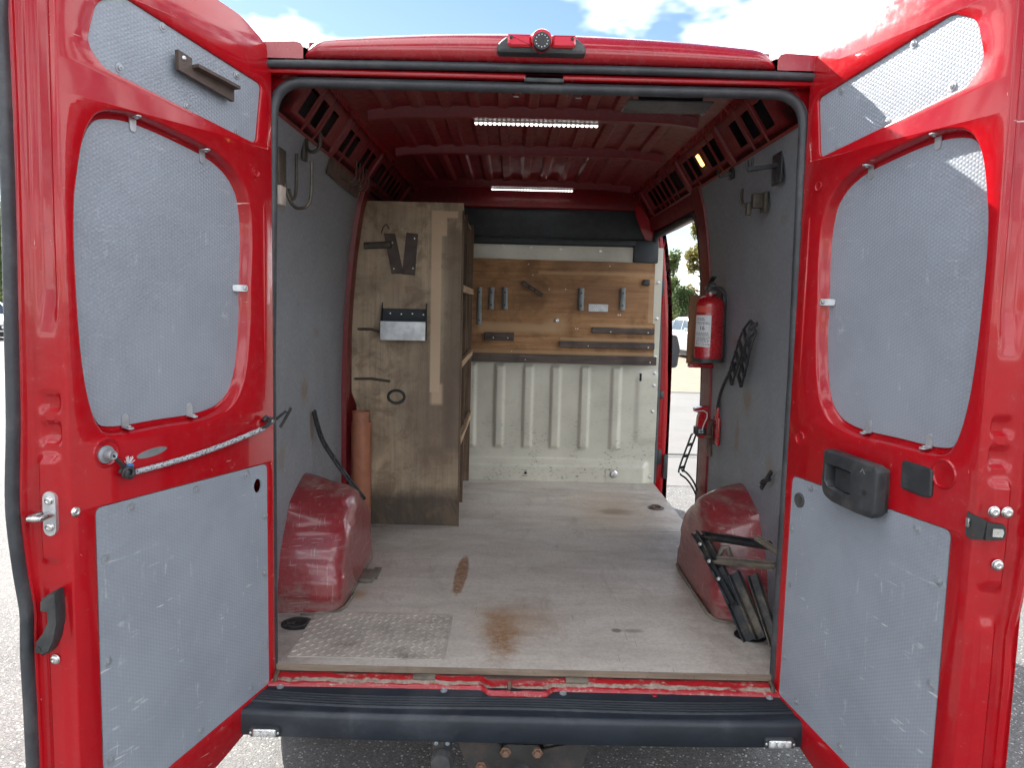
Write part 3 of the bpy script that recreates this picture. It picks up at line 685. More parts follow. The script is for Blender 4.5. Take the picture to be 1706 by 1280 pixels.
mbs = MB(); mbs.lathe([(.017, 0), (.017, .003), (.011, .003), (.011, .012), (.009, .014)], None, 6); TB = rawmesh(mbs, 'tow_bolt', 'rust_bolt')
for x, z in ((-.052, .371), (.042, .371), (-.125, .315)): place(TB, 'tow_bolt', tow, (x, -.1125 if abs(x) < .1 else -.0975, z), (0, -1, 0))
mb = MB(); q = rpoly([(-.268, .405), (-.268, .365), (-.262, .345), (-.262, .30), (-.222, .30), (-.222, .345), (-.215, .365), (-.215, .405)], .008, 3)
mb.loft([[Vector((p[0], y, p[1])) for p in q] for y in (-.095, -.110)], True, True, True); sk = build(mb, 'trailer_socket', 'iron', tow)
mb = MB(); mb.lathe([(.030, 0), (.030, .03), (.027, .036), (.01, .038)], Matrix.Translation((-.241, -.110, .348)) @ Matrix.Rotation(R(90), 4, 'X'), 20); build(mb, 'socket_cap', 'plastic', sk, 40)
for x in (-.258, -.225): place(BOLT, 'socket_screw', sk, (x, -.1102, .392), (0, -1, 0), scale=.6)

# ---- floor boards
def board(y0, y1, label=None):
    mb = MB()
    def xs(y): return .79 if y < .09 else .885
    pts = [(-xs(y0), y0)] + ([(-.79, .09), (-.885, .09)] if y0 < .09 else []) + [(-.885, y1), (.885, y1)] + ([(.885, .09), (.79, .09)] if y0 < .09 else []) + [(xs(y0), y0)]
    mb.plate(pts, [], lambda a, b, w: Vector((a, b, w)), .560, .538, uv=False)
    return build(mb, 'floor_board', 'floor', van, 20)
fb = board(.032, 1.068); board(1.0720, 1.5590); fb3 = board(1.563, 2.66)
mb = MB(); mb.bbox((-.788, .027, .539), (.788, .0315, .5595), .001, 1); build(mb, 'board_edge', 'ply_edge', fb)
# tread plate with raised lozenges
mb = MB(); px0, px1, py0, py1 = -.752, -.252, .074, .440
mb.bbox((px0, py0, .5605), (px1, py1, .5635), .001, 1)
st = .0235; i = 0
for a in range(int((px1-px0)/st)):
    for b in range(int((py1-py0)/st)):
        x = px0+.012+a*st; y = py0+.012+b*st; ang = R(45 if (a+b) % 2 else -45)
        dx, dy = math.cos(ang), math.sin(ang); l, w = .0115, .0030
        P = [(x-dx*l, y-dy*l, .5635), (x-dy*w, y+dx*w, .5635), (x+dx*l, y+dy*l, .5635), (x+dy*w, y-dx*w, .5635), (x-dx*l*.5, y-dy*l*.5, .5658), (x+dx*l*.5, y+dy*l*.5, .5658)]
        mb.add(P, [(0, 4, 1), (1, 4, 5, 2), (2, 5, 3), (3, 5, 4, 0)])
M['tread'] = simple('worn_tread_plate', (0.43, 0.385, 0.335), 0.5, 0.1, 0.18, 9, 0.2, dirt=(0.15, 0.13, 0.11), dirt_amt=0.7)
build(mb, 'tread_plate', 'tread', van, 20)
def lashing(x, y, sx=1.0, ring='iron'):
    mb = MB(); mb.lathe([(.0555, 0), (.0555, .0025), (.050, .003), (.046, .0005), (.0, .0004)], Matrix.Translation((x, y, .5602)) @ Matrix.Diagonal((sx, 1, 1, 1)), 24)
    o = build(mb, 'lashing_ring', 'iron', van, 30)
    mb = MB(); mb.tube([(x+.036*sx*math.cos(t*math.pi/10), y+.036*math.sin(t*math.pi/10)*.9, .5645+.004*math.sin(t*math.pi/10)) for t in range(20)], .0048, 6, True); build(mb, 'ring', ring, o)
    mb = MB(); mb.bbox((x-.030*sx, y-.012, .561), (x-.006, y+.012, .568), .002); build(mb, 'ring_anchor', ring, o)
lashing(-.79, .33); lashing(.795, .316, 1.0, 'rusty'); lashing(.785, 2.03, .85, 'rusty')
mb = MB(); mb.bbox((-.70, .62, .5605), (-.655, 1.02, .575), .003); mb.bbox((-.655, .735, .5605), (-.60, .86, .578), .003); mb.bbox((-.62, .78, .5605), (-.59, .90, .572), .002)
build(mb, 'arch_trim_strip', 'iron_dusty', van)

# ---- wheel arches
def arch(s, xi):
    mb = MB()
    prof = rpoly([(.41, .545), (.43, .74), (.56, .93), (.80, 1.01), (1.03, .90), (1.125, .74), (1.15, .545)], [0, .12, .14, .16, .10, .10, 0], 8)
    prof = resample(prof, .02)[:-20] if False else prof
    P2 = []
    for i in range(len(prof)-1):
        a, b = Vector(prof[i]), Vector(prof[i+1]); k = max(1, int((b-a).length/.018))
        for j in range(k): P2.append(a.lerp(b, j/k))
    P2.append(Vector(prof[-1])); cy, cz = .735, .545
    L = []
    def shrink(X, ky, kz): return [Vector((s*X, cy+(p.x-cy)*ky, cz+(p.y-cz)*kz)) for p in P2]
    secs = [(.90, 1.0, 1.0), (.86, .985, .975), (.82, .972, .945), (.79, .960, .918), (xi+.060, .945, .885), (xi+.040, .93, .86), (xi+.022, .905, .825), (xi+.010, .87, .785), (xi+.003, .82, .735), (xi+.0, .75, .66), (xi-.002, .5, .42), (xi-.003, .2, .15), (xi-.003, .01, .01)]
    for X, ky, kz in secs:
        row = shrink(X, ky, kz)
        for v in row:      # pressed steps in the sheet
            st_ = .008*math.tanh(14*math.sin(v.z*38+1.0+v.y*3.0))*(1 if X > xi+.02 else .6)
            v.x -= s*st_*.6; v.y += st_*(1 if v.y > cy else -1)*.5
        L.append(row)
    mb.loft(L, False); return build(mb, 'wheel_arch', 'arch', van, 60)
wa_l = arch(-1, .66); wa_r = arch(1, .70)
mb = MB(); mb.tube([(.80, .405, .5615), (.745, .415, .5615), (.705, .44, .5615), (.692, .50, .5615), (.690, .70, .5615), (.690, .95, .5615), (.697, 1.05, .5615), (.73, 1.12, .5615), (.86, 1.14, .5615)], [.006, .007, .008, .009, .007, .009, .008, .007, .006], 6); build(mb, 'seam_sealer', 'iron_dusty', wa_r, 60)
mb = MB(); mb.tube([(-.80, .405, .5615), (-.72, .412, .5615), (-.675, .435, .5615), (-.655, .49, .5615), (-.650, .62, .5615)], [.006, .007, .008, .008, .006], 6); build(mb, 'seam_sealer', 'iron_dusty', wa_l, 60)

# ---- side linings
def lining(s, y0, y1, name='side_lining', mat='lining', dx=0.0, z0=.56, z1=2.252):
    mb = MB(); rows, uvs = [], []
    for i in range(35):
        z = z0+(z1-z0)*i/34; rows.append([(s*(wallX(z)-dx), y, z) for y in (y0, (y0+y1)/2, y1)]); uvs.append([(y, z) for y in (y0, (y0+y1)/2, y1)])
    mb.grid(rows, uvs); o = build(mb, name, mat, van, 60, recalc=False); return o
lin_l = lining(-1, .09, 1.46); lin_r = lining(1, .09, 1.325)
# inner skin behind the linings
lining(-1, 1.40, 2.70, 'inner_side_panel', 'red_in', -.02)
# upright pillars where the linings end
def pillar(s, y0, y1, dx, name='pillar', z1=2.26, mat='red_in'):
    mb = MB(); L = []
    for i in range(30):
        z = .545+(z1-.545)*i/29; x = wallX(z); w = .0 if z > .9 else .0
        L.append([(s*(x+.03), y0, z), (s*(x-dx), y0+.008, z), (s*(x-dx-.004), (y0+y1)/2, z), (s*(x-dx), y1-.008, z), (s*(x+.03), y1, z)])
    mb.loft(L, False); return build(mb, name, mat, van, 40)
pillar(-1, 1.46, 1.57, .022); pr = pillar(1, 1.327, 1.50, .008)
mb = MB()   # body jamb behind the sliding door opening and header above it
for i in range(20):
    z0_, z1_ = .50+(2.17-.50)*i/20, .50+(2.17-.50)*(i+1)/20
    for (ya, xa, yb, xb) in ((1.50, 0, 1.545, .03), (1.545, .03, 1.56, .10)):
        mb.add([(wallX(z0_)+xa, ya, z0_), (wallX(z0_)+xb, yb, z0_), (wallX(z1_)+xb, yb, z1_), (wallX(z1_)+xa, ya, z1_)], [(0, 1, 2, 3)])
rows = [[(wallX(z)+d, y, z) for y in (1.325, 2.0, 2.74)] for z, d in ((2.165, .10), (2.168, .03), (2.175, .0), (2.20, -.004), (2.26, .0))]
mb.grid(rows); build(mb, 'side_door_frame', 'red_in', van, 40)
mb = MB(); pts = [(wallX(z)+.022, 1.552, z) for z in [.52+i*.05 for i in range(31)]]
pts += [(wallX(2.08)+.022, 1.553, 2.08), (wallX(2.13)+.02, 1.565, 2.13), (wallX(2.155)+.02, 1.60, 2.155)]
pts += [(wallX(2.16)+.02, y, 2.160-.008*(y-1.6)) for y in (1.8, 2.0, 2.2, 2.4, 2.56)]
pts += [(.832, 2.64, 2.146), (.838, 2.69, 2.125), (.845, 2.71, 2.08)]
pts += [(wallX(z)+.008, 2.715, z) for z in [2.0-i*.05 for i in range(30)]]
mb.tube(pts, .021, 8, up=None); build(mb, 'side_door_seal', 'seal', van, 60)
# front jamb of the side door with its catches
mb = MB(); L = []
for i in range(34):
    z = .45+(2.16-.45)*i/33; x = wallX(z); k = .010*max(0, math.sin((z-.55)*4))
    L.append([(x-.03, 2.74, z), (x+.02, 2.745, z), (x+.045, 2.742, z), (x+.058+k*.5, 2.735, z), (x+.078+k, 2.742, z), (x+.084+k, 2.80, z)])
mb.loft(L, False); jamb = build(mb, 'front_jamb', 'red', van, 50)
for z, h, m_ in ((1.135, .05, 'plastic'), (1.83, .10, 'plastic'), (.72, .10, 'plastic')):
    mb = MB(); x = wallX(z); mb.bbox((x+.028, 2.727, z-h/2), (x+.058, 2.745, z+h/2), .004); build(mb, 'door_catch', m_, jamb)
mb = MB(); mb.bbox((.955, 2.70, .58), (.985, 2.74, .74), .006); build(mb, 'door_guide', 'plastic', jamb)
# wing mirror
mb = MB(); q = rpoly([(1.06, 1.24), (1.21, 1.25), (1.225, 1.40), (1.20, 1.50), (1.06, 1.50)], .03, 4)
mb.loft([[Vector((p[0], y, p[1])) for p in offset(q, d)] for y, d in ((3.58, .004), (3.60, 0), (3.66, .004), (3.70, .03))], True, True, True)
mb.bbox((.93, 3.61, 1.26), (1.10, 3.66, 1.32), .01); mirror = build(mb, 'wing_mirror', 'plastic', van, 40)
mb = MB(); q = rpoly([(1.075, 1.255), (1.20, 1.265), (1.21, 1.40), (1.19, 1.485), (1.075, 1.485)], .025, 4); mb.loft([[Vector((p[0], y, p[1])) for p in q] for y in (3.575, 3.579)], True, True, True); build(mb, 'mirror_glass', 'glass', mirror)
# step well beside the floor
mb = MB(); mb.bbox((.886, 1.56, .36), (.98, 2.72, .40), .005); build(mb, 'side_step', 'bumper', van)

# ---- ceiling
def cz(x): a = min(1, abs(x)/.69); return 2.442-.012*a*a-.032*a**7
def ceiling():
    mb = MB(); rows = []
    segs = [(.20, .71), (.84, 1.415), (1.545, 2.395)]
    ys = sorted({.075, .14, *[v for a, b in segs for v in (a-.012, a, b, b+.012)], 2.75})
    xs = [-.69+i*.0086 for i in range(161)]
    def rib(x):
        p = ((x+5.0) % .108)/.108; e = .07
        if p < .5: return max(0, min(1, p/e, (.5-p)/e))
        return 0
    for y in ys:
        on = any(a <= y <= b for a, b in segs)
        rows.append([(x, y, cz(x)-(.015*rib(x) if on and abs(x) < .60 else 0)) for x in xs])
    mb.grid(rows); return build(mb, 'ceiling_skin', 'red_in', van, 25)
ceiling()
RB, RT = (.787, 2.250), (.690, 2.400)
def rail(s):
    def P(a, b, w):
        d = Vector((RT[0]-RB[0], RT[1]-RB[1])); n = Vector((-d.y, -d.x)).normalized()
        if n.x > 0: n = -n
        x = RB[0]+d.x*b+n.x*w; z = RB[1]+d.y*b+n.y*w; return Vector((s*x, a, z))
    holes = []
    for y in (.30, .44, .585, .87, .985, 1.235, 1.35, 1.58, 1.66, 1.78, 1.90, 2.02, 2.14, 2.26, 2.55):
        if False: continue
        holes.append(rpoly([(y-.042, .22), (y+.042, .22), (y+.042, .76), (y-.042, .76)], .008, 2))
    mb = MB(); mb.plate([(.07, 0), (2.72, 0), (2.72, 1), (.07, 1)], holes, P, .004, .001, uv=False)
    for y in (.37, .512, .928, 1.293, 1.72, 1.84, 1.96, 2.08, 2.20):   # webs folded between the openings
        a = [P(y-.008, .0, .0045), P(y+.008, .0, .0045), P(y+.008, .92, .0045), P(y-.008, .92, .0045)]; b = [P(y-.005, .02, .013), P(y+.005, .02, .013), P(y+.005, .9, .013), P(y-.005, .9, .013)]
        mb.add(a+b, [(4, 5, 6, 7), (0, 1, 5, 4), (1, 2, 6, 5), (2, 3, 7, 6), (3, 0, 4, 7)])
    mb.grid([[P(.07, 0, .004), P(2.72, 0, .004)], [P(.07, -.02, .012), P(2.72, -.02, .012)], [P(.07, -.06, .008), P(2.72, -.06, .008)]])
    o = build(mb, 'cant_rail', 'red_in', van, 30)
    mb = MB(); mb.box((s*.90, .08, 2.24), (s*.80, 2.7, 2.245)); mb.add([(s*.86, .08, 2.26), (s*.86, 2.7, 2.26), (s*.78, 2.7, 2.42), (s*.78, .08, 2.42)], [(0, 1, 2, 3)]); build(mb, 'rail_back', 'dark', o)
    return o, P
rail_l, PL = rail(-1); rail_r, PR = rail(1)
def bow(y, w=.060, depth=.040):
    mb = MB(); L = []; xs = [i*.03 for i in range(-21, 22)]
    for x in xs:
        z = cz(x); d = depth*(1-.15*(abs(x)/.63)**2)
        L.append([(x, y-w*.62, z+.004), (x, y-w*.5, z-d*.35), (x, y-w*.42, z-d+.008), (x, y-w*.34, z-d), (x, y+w*.34, z-d), (x, y+w*.42, z-d+.008), (x, y+w*.5, z-d*.35), (x, y+w*.62, z+.004)])
    mb.loft(L, False)
    o = build(mb, 'roof_bow', 'red_in', van, 40)
    for s, P in ((-1, PL), (1, PR)):   # foot of the bow lying over the rail
        mb = MB(); L = []
        for t, k in ((1.25, .6), (1.05, 1), (.9, 1), (.4, 1), (.06, 1), (-.02, .7)):
            L.append([P(y-w*.5, t, .004), P(y-w*.42, t, .030*k), P(y-w*.30, t, .034*k), P(y-w*.14, t, .026*k), P(y+w*.14, t, .026*k), P(y+w*.30, t, .034*k), P(y+w*.42, t, .030*k), P(y+w*.5, t, .004)])
        mb.loft(L, False, True, True); build(mb, 'bow_foot', 'red_in', o, 35)
    return o
bow(.775); bow(1.48); bow(2.46)
b1 = bow(.885, .05, .062) if False else None
# LED strips
def led(x0, x1, y, z):
    mb = MB(); mb.bbox((x0, y-.016, z), (x1, y+.016, z+.010), .003); o = build(mb, 'ceiling_light', 'led_bed', van)
    n = max(8, int((x1-x0)/.0175)); ms = MB(); ms.bbox((-.0048, -.010, -.0045), (.0048, .010, 0), .002, 1); me = rawmesh(ms, 'led_cell', 'led')
    for k in range(n): place(me, 'led_cell', o, (x0+(k+.5)*(x1-x0)/n, y, z-.0002))
led(-.23, .258, .830, 2.398); led(-.207, .292, 2.515, 2.396)
for x0, x1, y in ((-.23, .258, .830), (-.207, .292, 2.515)):
    for x in (x0+.05, x1-.05):
        mb = MB(); mb.bbox((x-.01, y-.012, 2.408), (x+.01, y+.012, 2.44), .002); build(mb, 'light_bracket', 'red_in', van)
mb = MB(); q = rpoly([(1.08, .26), (1.145, .26), (1.145, .66), (1.08, .66)], .012, 4); mb.loft([[PR(p[0], p[1], w) for p in q] for w in (.004, .014)], True, True, True); am = build(mb, 'side_lamp', 'brown_board', van)
mb = MB(); q = rpoly([(1.089, .32), (1.136, .32), (1.136, .60), (1.089, .60)], .01, 4); mb.loft([[PR(p[0], p[1], w) for p in q] for w in (.012, .020)], True, True, True); build(mb, 'lamp_lens', 'amber', am)
mb = MB(); mb.bbox((.30, .345, 2.368), (.585, .495, 2.375), .003); build(mb, 'ceiling_plate', 'ceil_plate', van)
mb = MB(); mb.bbox((.34, .36, 2.375), (.55, .38, 2.43), .002); build(mb, 'plate_hanger', 'dark', van)
for x in (-.067, .138):
    mb = MB(); mb.tube([(x-.014, .36, 2.452), (x-.014, .35, 2.385), (x-.008, .345, 2.375), (x+.008, .345, 2.375), (x+.014, .35, 2.385), (x+.014, .36, 2.452)], .0035, 6); build(mb, 'roof_clip', 'zinc', van)
mb = MB(); mb.tube([(.58, .50, 2.45), (.58, .49, 2.38), (.582, .485, 2.365)], [.004, .006, .008], 6); build(mb, 'roof_clip', 'zinc', van)
mb = MB(); mb.grid([[(-.70, y, z), (.70, y, z)] for y, z in ((.066, 2.338), (.12, 2.345), (.15, 2.38), (.16, 2.47))]); build(mb, 'rear_header', 'red_in', van, 30)

# ---- bulkhead
def bulkhead():
    mb = MB(); rows = []
    xs = [-.89+i*.009 for i in range(199)]; zs = [.535+i*.0105 for i in range(148)]
    ribs = (-.315, -.132, .053, .232, .420, .622)
    def sm(t): t = max(0, min(1, t)); return t*t*(3-2*t)
    for z in zs:
        row = []
        for x in xs:
            d = 0
            for rx in ribs:
                if abs(x-rx) < .06: d = max(d, sm((.034-abs(x-rx))/.012)*sm((z-.765)/.02)*sm((1.315-z)/.012))
            y = 2.690-.016*d
            base = sm((.70-z)/.035)*(1 if x < .80 else sm((.86-x)/.05)); y -= .045*base
            y -= .012*sm((x-.74)/.04)*sm((1.30-z)/.05)*(1-base)*sm((z-.80)/.06)
            y += .03*sm((x-.84)/.03)*0
            row.append((x, y+.003*math.sin(x*5)*math.sin(z*4), z))
        rows.append(row)
    mb.grid(rows); return build(mb, 'bulkhead', 'bulk', van, 60, recalc=False)
bk = bulkhead()
mbs = MB(); mbs.lathe([(.010, 0), (.010, .002), (.006, .0025), (.006, .006), (.003, .007)], None, 10); RIV = rawmesh(mbs, 'bulkhead_bolt', 'zinc')
for x, z in ((.868, 1.86), (.868, 1.63), (.868, 1.385), (.868, 1.28), (.868, 1.2), (.866, 1.03), (.866, .6), (.05, 2.062), (-.13, 2.068), (.24, 2.056), (.49, 2.05)):
    place(RIV, 'bulkhead_bolt', bk, (x, 2.676, z), (0, -1, 0))
mb = MB(); mb.lathe([(.024, 0), (.024, .004), (.018, .006), (.010, .004), (.010, .0)], Matrix.Translation((.05, 2.648, .612)) @ Matrix.Rotation(R(90), 4, 'X'), 18); o = build(mb, 'drain_grommet', 'bulk', bk, 35)
mb = MB(); mb.lathe([(.009, 0), (.009, .0065)], Matrix.Translation((.05, 2.648, .612)) @ Matrix.Rotation(R(90), 4, 'X'), 12); build(mb, 'grommet_hole', 'dark', bk)
mb = MB(); q = rpoly([(.57, .575), (.70, .575), (.70, .655), (.57, .655)], .012, 4); mb.loft([[Vector((p[0], y, p[1])) for p in q] for y in (2.65, 2.640)], True, True, True); mp_ = build(mb, 'anchor_plate', 'bulk', bk)
mb = MB(); mb.lathe([(.027, 0), (.027, .006), (.020, .010), (.020, .018), (.010, .020)], Matrix.Translation((.622, 2.641, .618)) @ Matrix.Rotation(R(90), 4, 'X'), 8); build(mb, 'anchor_nut', 'zinc', bk, 30)
mb = MB(); mb.bbox((.772, 2.678, 1.225), (.785, 2.70, 1.275), .001); build(mb, 'slot', 'dark', bk)
mb = MB(); mb.bbox((-.89, 2.672, 2.085), (.72, 2.70, 2.125), .01); mb.bbox((.70, 2.672, 1.98), (.86, 2.70, 2.125), .03); mb.bbox((-.89, 2.70, 2.08), (.86, 2.715, 2.40), .002); build(mb, 'bulkhead_upper', 'bulk_dark', van)
mb = MB(); mb.grid([[(-.80, y, z), (.80, y, z)] for y, z in ((2.71, 2.305), (2.68, 2.302), (2.664, 2.312), (2.660, 2.34), (2.668, 2.40), (2.69, 2.48))]); build(mb, 'front_header', 'red_in', van, 40)
mb = MB(); mb.grid([[(.70, 2.66, 2.36), (.80, 2.62, 2.26)], [(.70, 2.665, 2.28), (.835, 2.66, 2.15)], [(.745, 2.68, 2.18), (.84, 2.69, 2.06)], [(.80, 2.69, 2.08), (.845, 2.70, 2.02)]]); build(mb, 'corner_gusset', 'red', van, 60)

# ================================================================== rear doors
HX, HY = .79, -.03
DOOR_ANG = {-1: 113.3, 1: 106.2}
mbs = MB(); mbs.lathe([(.0115, 0), (.0115, .0012), (.009, .0016), (.0062, .0016), (.0058, .0035), (.003, .0042), (.0025, .003)], None, 14)
SCREW = rawmesh(mbs, 'panel_screw', 'washer')
mbs = MB(); mbs.lathe([(.0125, 0), (.0125, .001), (.0115, .0015), (.010, .005), (.006, .0065), (.004, .0045), (.0, .0042)], None, 18)
BSCREW = rawmesh(mbs, 'bright_screw', 'zinc')
def door(s):
    th = R(DOOR_ANG[s]); d = Vector((-s*math.cos(th), -math.sin(th), 0)); n = Vector((s*d.y, -s*d.x, 0))
    base = Vector((s*HX, HY, 0))
    def P(u, z, w): return base+d*u+n*w+Vector((0, 0, z))
    # --- outline of the inner face, densely stepped along the free edge
    out = rpoly([(-.045, .475), (-.048, 2.335), (-.030, 2.408), (.07, 2.452), (.24, 2.474), (.45, 2.488), (.575, 2.47), (.607, 2.40), (.612, 1.9), (.612, .345), (.20, .368), (-.02, .452)], [.015, .05, .06, .1, .2, .15, .06, .05, 0, .02, .2, .04], 6)
    # refine
    o2 = []
    for i in range(len(out)):
        a, b = Vector(out[i]), Vector(out[(i+1) % len(out)]); L = (b-a).length; free = a.x > .595 and b.x > .595
        k = max(1, int(L/(.009 if free else .03)))
        for j in range(k): o2.append(tuple(a.lerp(b, j/k)))
    vis = [(.105, 1.72), (.108, 1.62), (.133, 1.49), (.18, 1.43), (.26, 1.405), (.38, 1.403), (.48, 1.402), (.535, 1.42), (.566, 1.48), (.583, 1.58), (.589, 1.72), (.589, 1.85), (.580, 1.94), (.556, 2.03), (.515, 2.08), (.45, 2.098), (.38, 2.094), (.28, 2.075), (.2, 2.054), (.14, 2.015), (.105, 1.95), (.097, 1.85)]
    win = []
    for i in range(len(vis)):
        a, b, c_, e_ = [Vector(vis[(i+k) % len(vis)]) for k in (-1, 0, 1, 2)]
        for k in range(4):
            t = k/4; q = .5*((2*b)+(-a+c_)*t+(2*a-5*b+4*c_-e_)*t*t+(-a+3*b-3*c_+e_)*t**3)
            win.append((q.x-.068*max(0, min(1, (.50-q.x)/.38)), q.y-.045*max(0, min(1, (1.62-q.y)/.20))+.020*max(0, min(1, (q.y-1.95)/.12))))
    up = rpoly([(.012, 2.122), (.500, 2.193), (.545, 2.235), (.515, 2.335), (.445, 2.372), (-.012, 2.296)], [.022, .05, .05, .06, .06, .02], 8)
    low = rpoly([(-.024, .514), (.365, .458), (.558, .434), (.558, 1.204), (-.022, 1.206)], [.02, .02, .01, .022, .022], 5)
    mb = MB()
    mb.plate(o2, [win, up, low], P, 0.0, None, uv=False)
    # --- edges: rolled lip, end face with its pressings, flange
    def isfree(p): return max(0, min(1, (p.x-.585)/.02))
    def wavez(z):   # the flange wanders in and out down the free edge
        return .012*math.exp(-((z-1.22)/.14)**2)-.006*math.exp(-((z-.98)/.06)**2)+.004*math.sin(z*5+1)-.010*max(0, .95-z)
    loops = []
    N2 = offset(o2, -1.0)
    def ring(w, fe, oe, t=None, wav=0.0):
        L = []
        for p, q in zip(o2, N2):
            nv = Vector(q)-Vector(p); fr = isfree(Vector(p)); e = fe*fr+oe*(1-fr); ww = w
            if p[0] < .0: e = min(e, .010)
            if t is not None and fr > .5:
                z = p[1]; k = math.sin(math.pi*min(1, max(0, (t-.12)/.70))) if .12 < t < .82 else 0; k = min(1, k*1.8)
                for zc, hw in ((1.452, .020), (1.385, .024)):
                    m_ = max(0, min(1, (hw-abs(z-zc))/.008)); e -= .012*m_*k; ww -= 0
                m_ = max(0, min(1, (.018-abs(z-1.418))/.008))
                e += .010*k*max(0, min(1, (1.335-z)/.012))*max(0, min(1, (z-1.09)/.012))   # striker platform
                e += .008*k*max(0, min(1, (1.03-z)/.03))
                e -= .012*k*max(0, min(1, (z-1.60)/.10))
            e += wav*wavez(p[1])*fr
            v = Vector(p)+nv*e; L.append(P(v.x, v.y, ww))
        return L
    loops = [ring(0, 0, 0), ring(-.0015, .0028, .0028), ring(-.005, .005, .005), ring(-.010, .006, .006)]
    for k in range(1, 13):
        t = k/13; loops.append(ring(-.010-.058*t, .006+.026*t, .006+.004*t, t, .5*t))
    loops += [ring(-.068, .032, .010, None, .5), ring(-.071, .036, .013, None, .6), ring(-.073, .044, .018, None, .8), ring(-.0715, .049, .020, None, .9), ring(-.0735, .054, .023, None, 1), ring(-.080, .058, .025, None, 1), ring(-.090, .056, .02, None, 1)]
    mb.loft(loops, True)
    mb.plate([tuple(v) for v in offset(o2, lambda p: -.056 if p.x > .59 else (-.010 if p.x < 0 else -.02))], [], P, -.090, None, uv=False)
    # --- window recess
    W_ = [(0, 0), (.002, -.0008), (.0045, -.003), (.006, -.007), (.009, -.018), (.0115, -.027), (.0135, -.031), (.018, -.0335), (.024, -.0345), (.05, -.0345)]
    def weight(p):   # the hinge side is a wide rounded trough
        return 1+1.1*max(0, min(1, (.12-p.x)/.10))
    mb.loft([[P(v[0], v[1], w) for v in offset(win, lambda p, dd=dd: dd*weight(p) if dd < .03 else dd+.012)] for dd, w in W_], True)
    for shape, dep in ((up, .011), (low, .0065)):
        mb.loft([[P(v[0], v[1], w) for v in offset(shape, dd)] for dd, w in ((0, 0), (.0015, -.0008), (.0028, -.003), (.0032, -dep), (.012, -dep))], True)
    # raised ring pressings and small beads
    def disc(u, z, r, h):
        mb.loft([[P(u+rr*math.cos(a*math.pi/12), z+rr*math.sin(a*math.pi/12), w) for a in range(24)] for rr, w in ((r, .0001), (r*.93, h), (r*.84, h), (r*.76, .0012), (r*.70, .0006))], True, False, True)
    disc(.006, 1.322, .021, -.0) if False else None
    for u, z, r in ((.005, 1.322, .020), (.523, 1.326, .036), (.018, 2.045, .014)): disc(u, z, r, .0035)
    # beads along the hinge side of the window
    for u0 in (-.012,):
        mb.tube([P(u0, z, .0005) for z in (1.50, 1.6, 1.8, 1.93, 1.96)], [.001, .004, .0045, .004, .001], 8)
    dr = build(mb, 'rear_door', 'red', van, 38, label='left rear door, inner side out, with a cord strung below its window panel' if s < 0 else 'right rear door, inner side out, with a black handle housing')
    # --- lining panels
    for nm, shape, dd, w0, w1 in (('window_panel', win, .022, -.0285, -.034), ('upper_panel', up, .0034, -.006, -.0105), ('lower_panel', low, .0036, -.001, -.006)):
        mb = MB(); q = offset(shape, dd)
        hol = []
        if nm == 'lower_panel' and s < 0: hol = [[(.021+.016*math.cos(a*math.pi/10), 1.143+.021*math.sin(a*math.pi/10)) for a in range(20)]]
        mb.plate(q, hol, P, w0, w1); build(mb, nm, 'hex', dr, 30)
    # --- panel screws
    for u, z in ((.459, 1.179), (.254, 1.181), (.065, 1.185), (.533, 1.075), (.535, .825), (.535, .577), (-.008, 1.045), (-.006, .87), (-.006, .645), (.062, .537), (.256, .507)):
        place(SCREW, 'panel_screw', dr, P(u, z, -.0009), n, random.random()*6)
    for u, z in ((.329, 2.339), (.083, 2.294), (.455, 2.207), (.259, 2.17), (.083, 2.141)): place(SCREW, 'panel_screw', dr, P(u, z, -.0059), n, random.random()*6)
    # --- window clips: a tongue on the panel, a foot screwed to the red rim
    def clip(u, z, du, dz):
        """(du, dz) points from the panel outwards to the rim"""
        mb = MB(); a = Vector((du, dz)); b = Vector((-dz, du)); wd = .009
        def Q(along, across, w): v = Vector((u, z))+a*along+b*across; return P(v.x, v.y, w)
        ton = [(-.030, -.004), (-.027, -.0075), (-.022, -wd), (.004, -wd), (.004, wd), (-.022, wd), (-.027, .0075), (-.030, .004)]
        mb.loft([[Q(x, y, w) for x, y in ton] for w in (-.0283, -.0253)], True, True, True)
        foot = [(-.027, -wd), (-.010, -wd), (-.006, -.0075), (-.002, -.004), (-.002, .004), (-.006, .0075), (-.010, wd), (-.027, wd)]
        mb.loft([[Q(k+.10*(w+.027), y, w) for w, y in foot] for k in (.0005, .0035)], True, True, True)
        o = build(mb, 'panel_clip', 'galv', dr, 30)
        v = Vector((u, z))+a*.0005; ax = -(d*a.x+Vector((0, 0, a.y)))
        place(BSCREW, 'clip_screw', dr, P(v.x, v.y, -.013), ax, 0, .42)
    for u, z, du, dz in ((.448, 1.376, 0, -1), (.248, 1.380, 0, -1), (.405, 2.108, 0, 1), (.190, 2.072, 0, 1)): clip(u, z, du, dz)
    mb = MB(); q = rpoly([(.064, 1.710), (.100, 1.710), (.100, 1.728), (.064, 1.728)], .009, 5)
    mb.loft([[P(v[0]-.012, v[1], w-.022*max(0, min(1, (v[0]-.075)/.02))) for v in q] for w in (-.0055, -.0025)], True, True, True); build(mb, 'panel_clip', 'galv', dr, 30)
    place(BSCREW, 'clip_screw', dr, P(.060, 1.719, -.003), n, 0, .5)
    # end face frame: a point on the end face at height z and fraction t
    def E(t, z, h=0.0):
        pu = Vector((.618+.026*t+.010, z)); p0 = P(pu.x+h*.92, pu.y, -.010-.058*t+h*.35); return p0
    ea = (d*.92+n*.35).normalized()
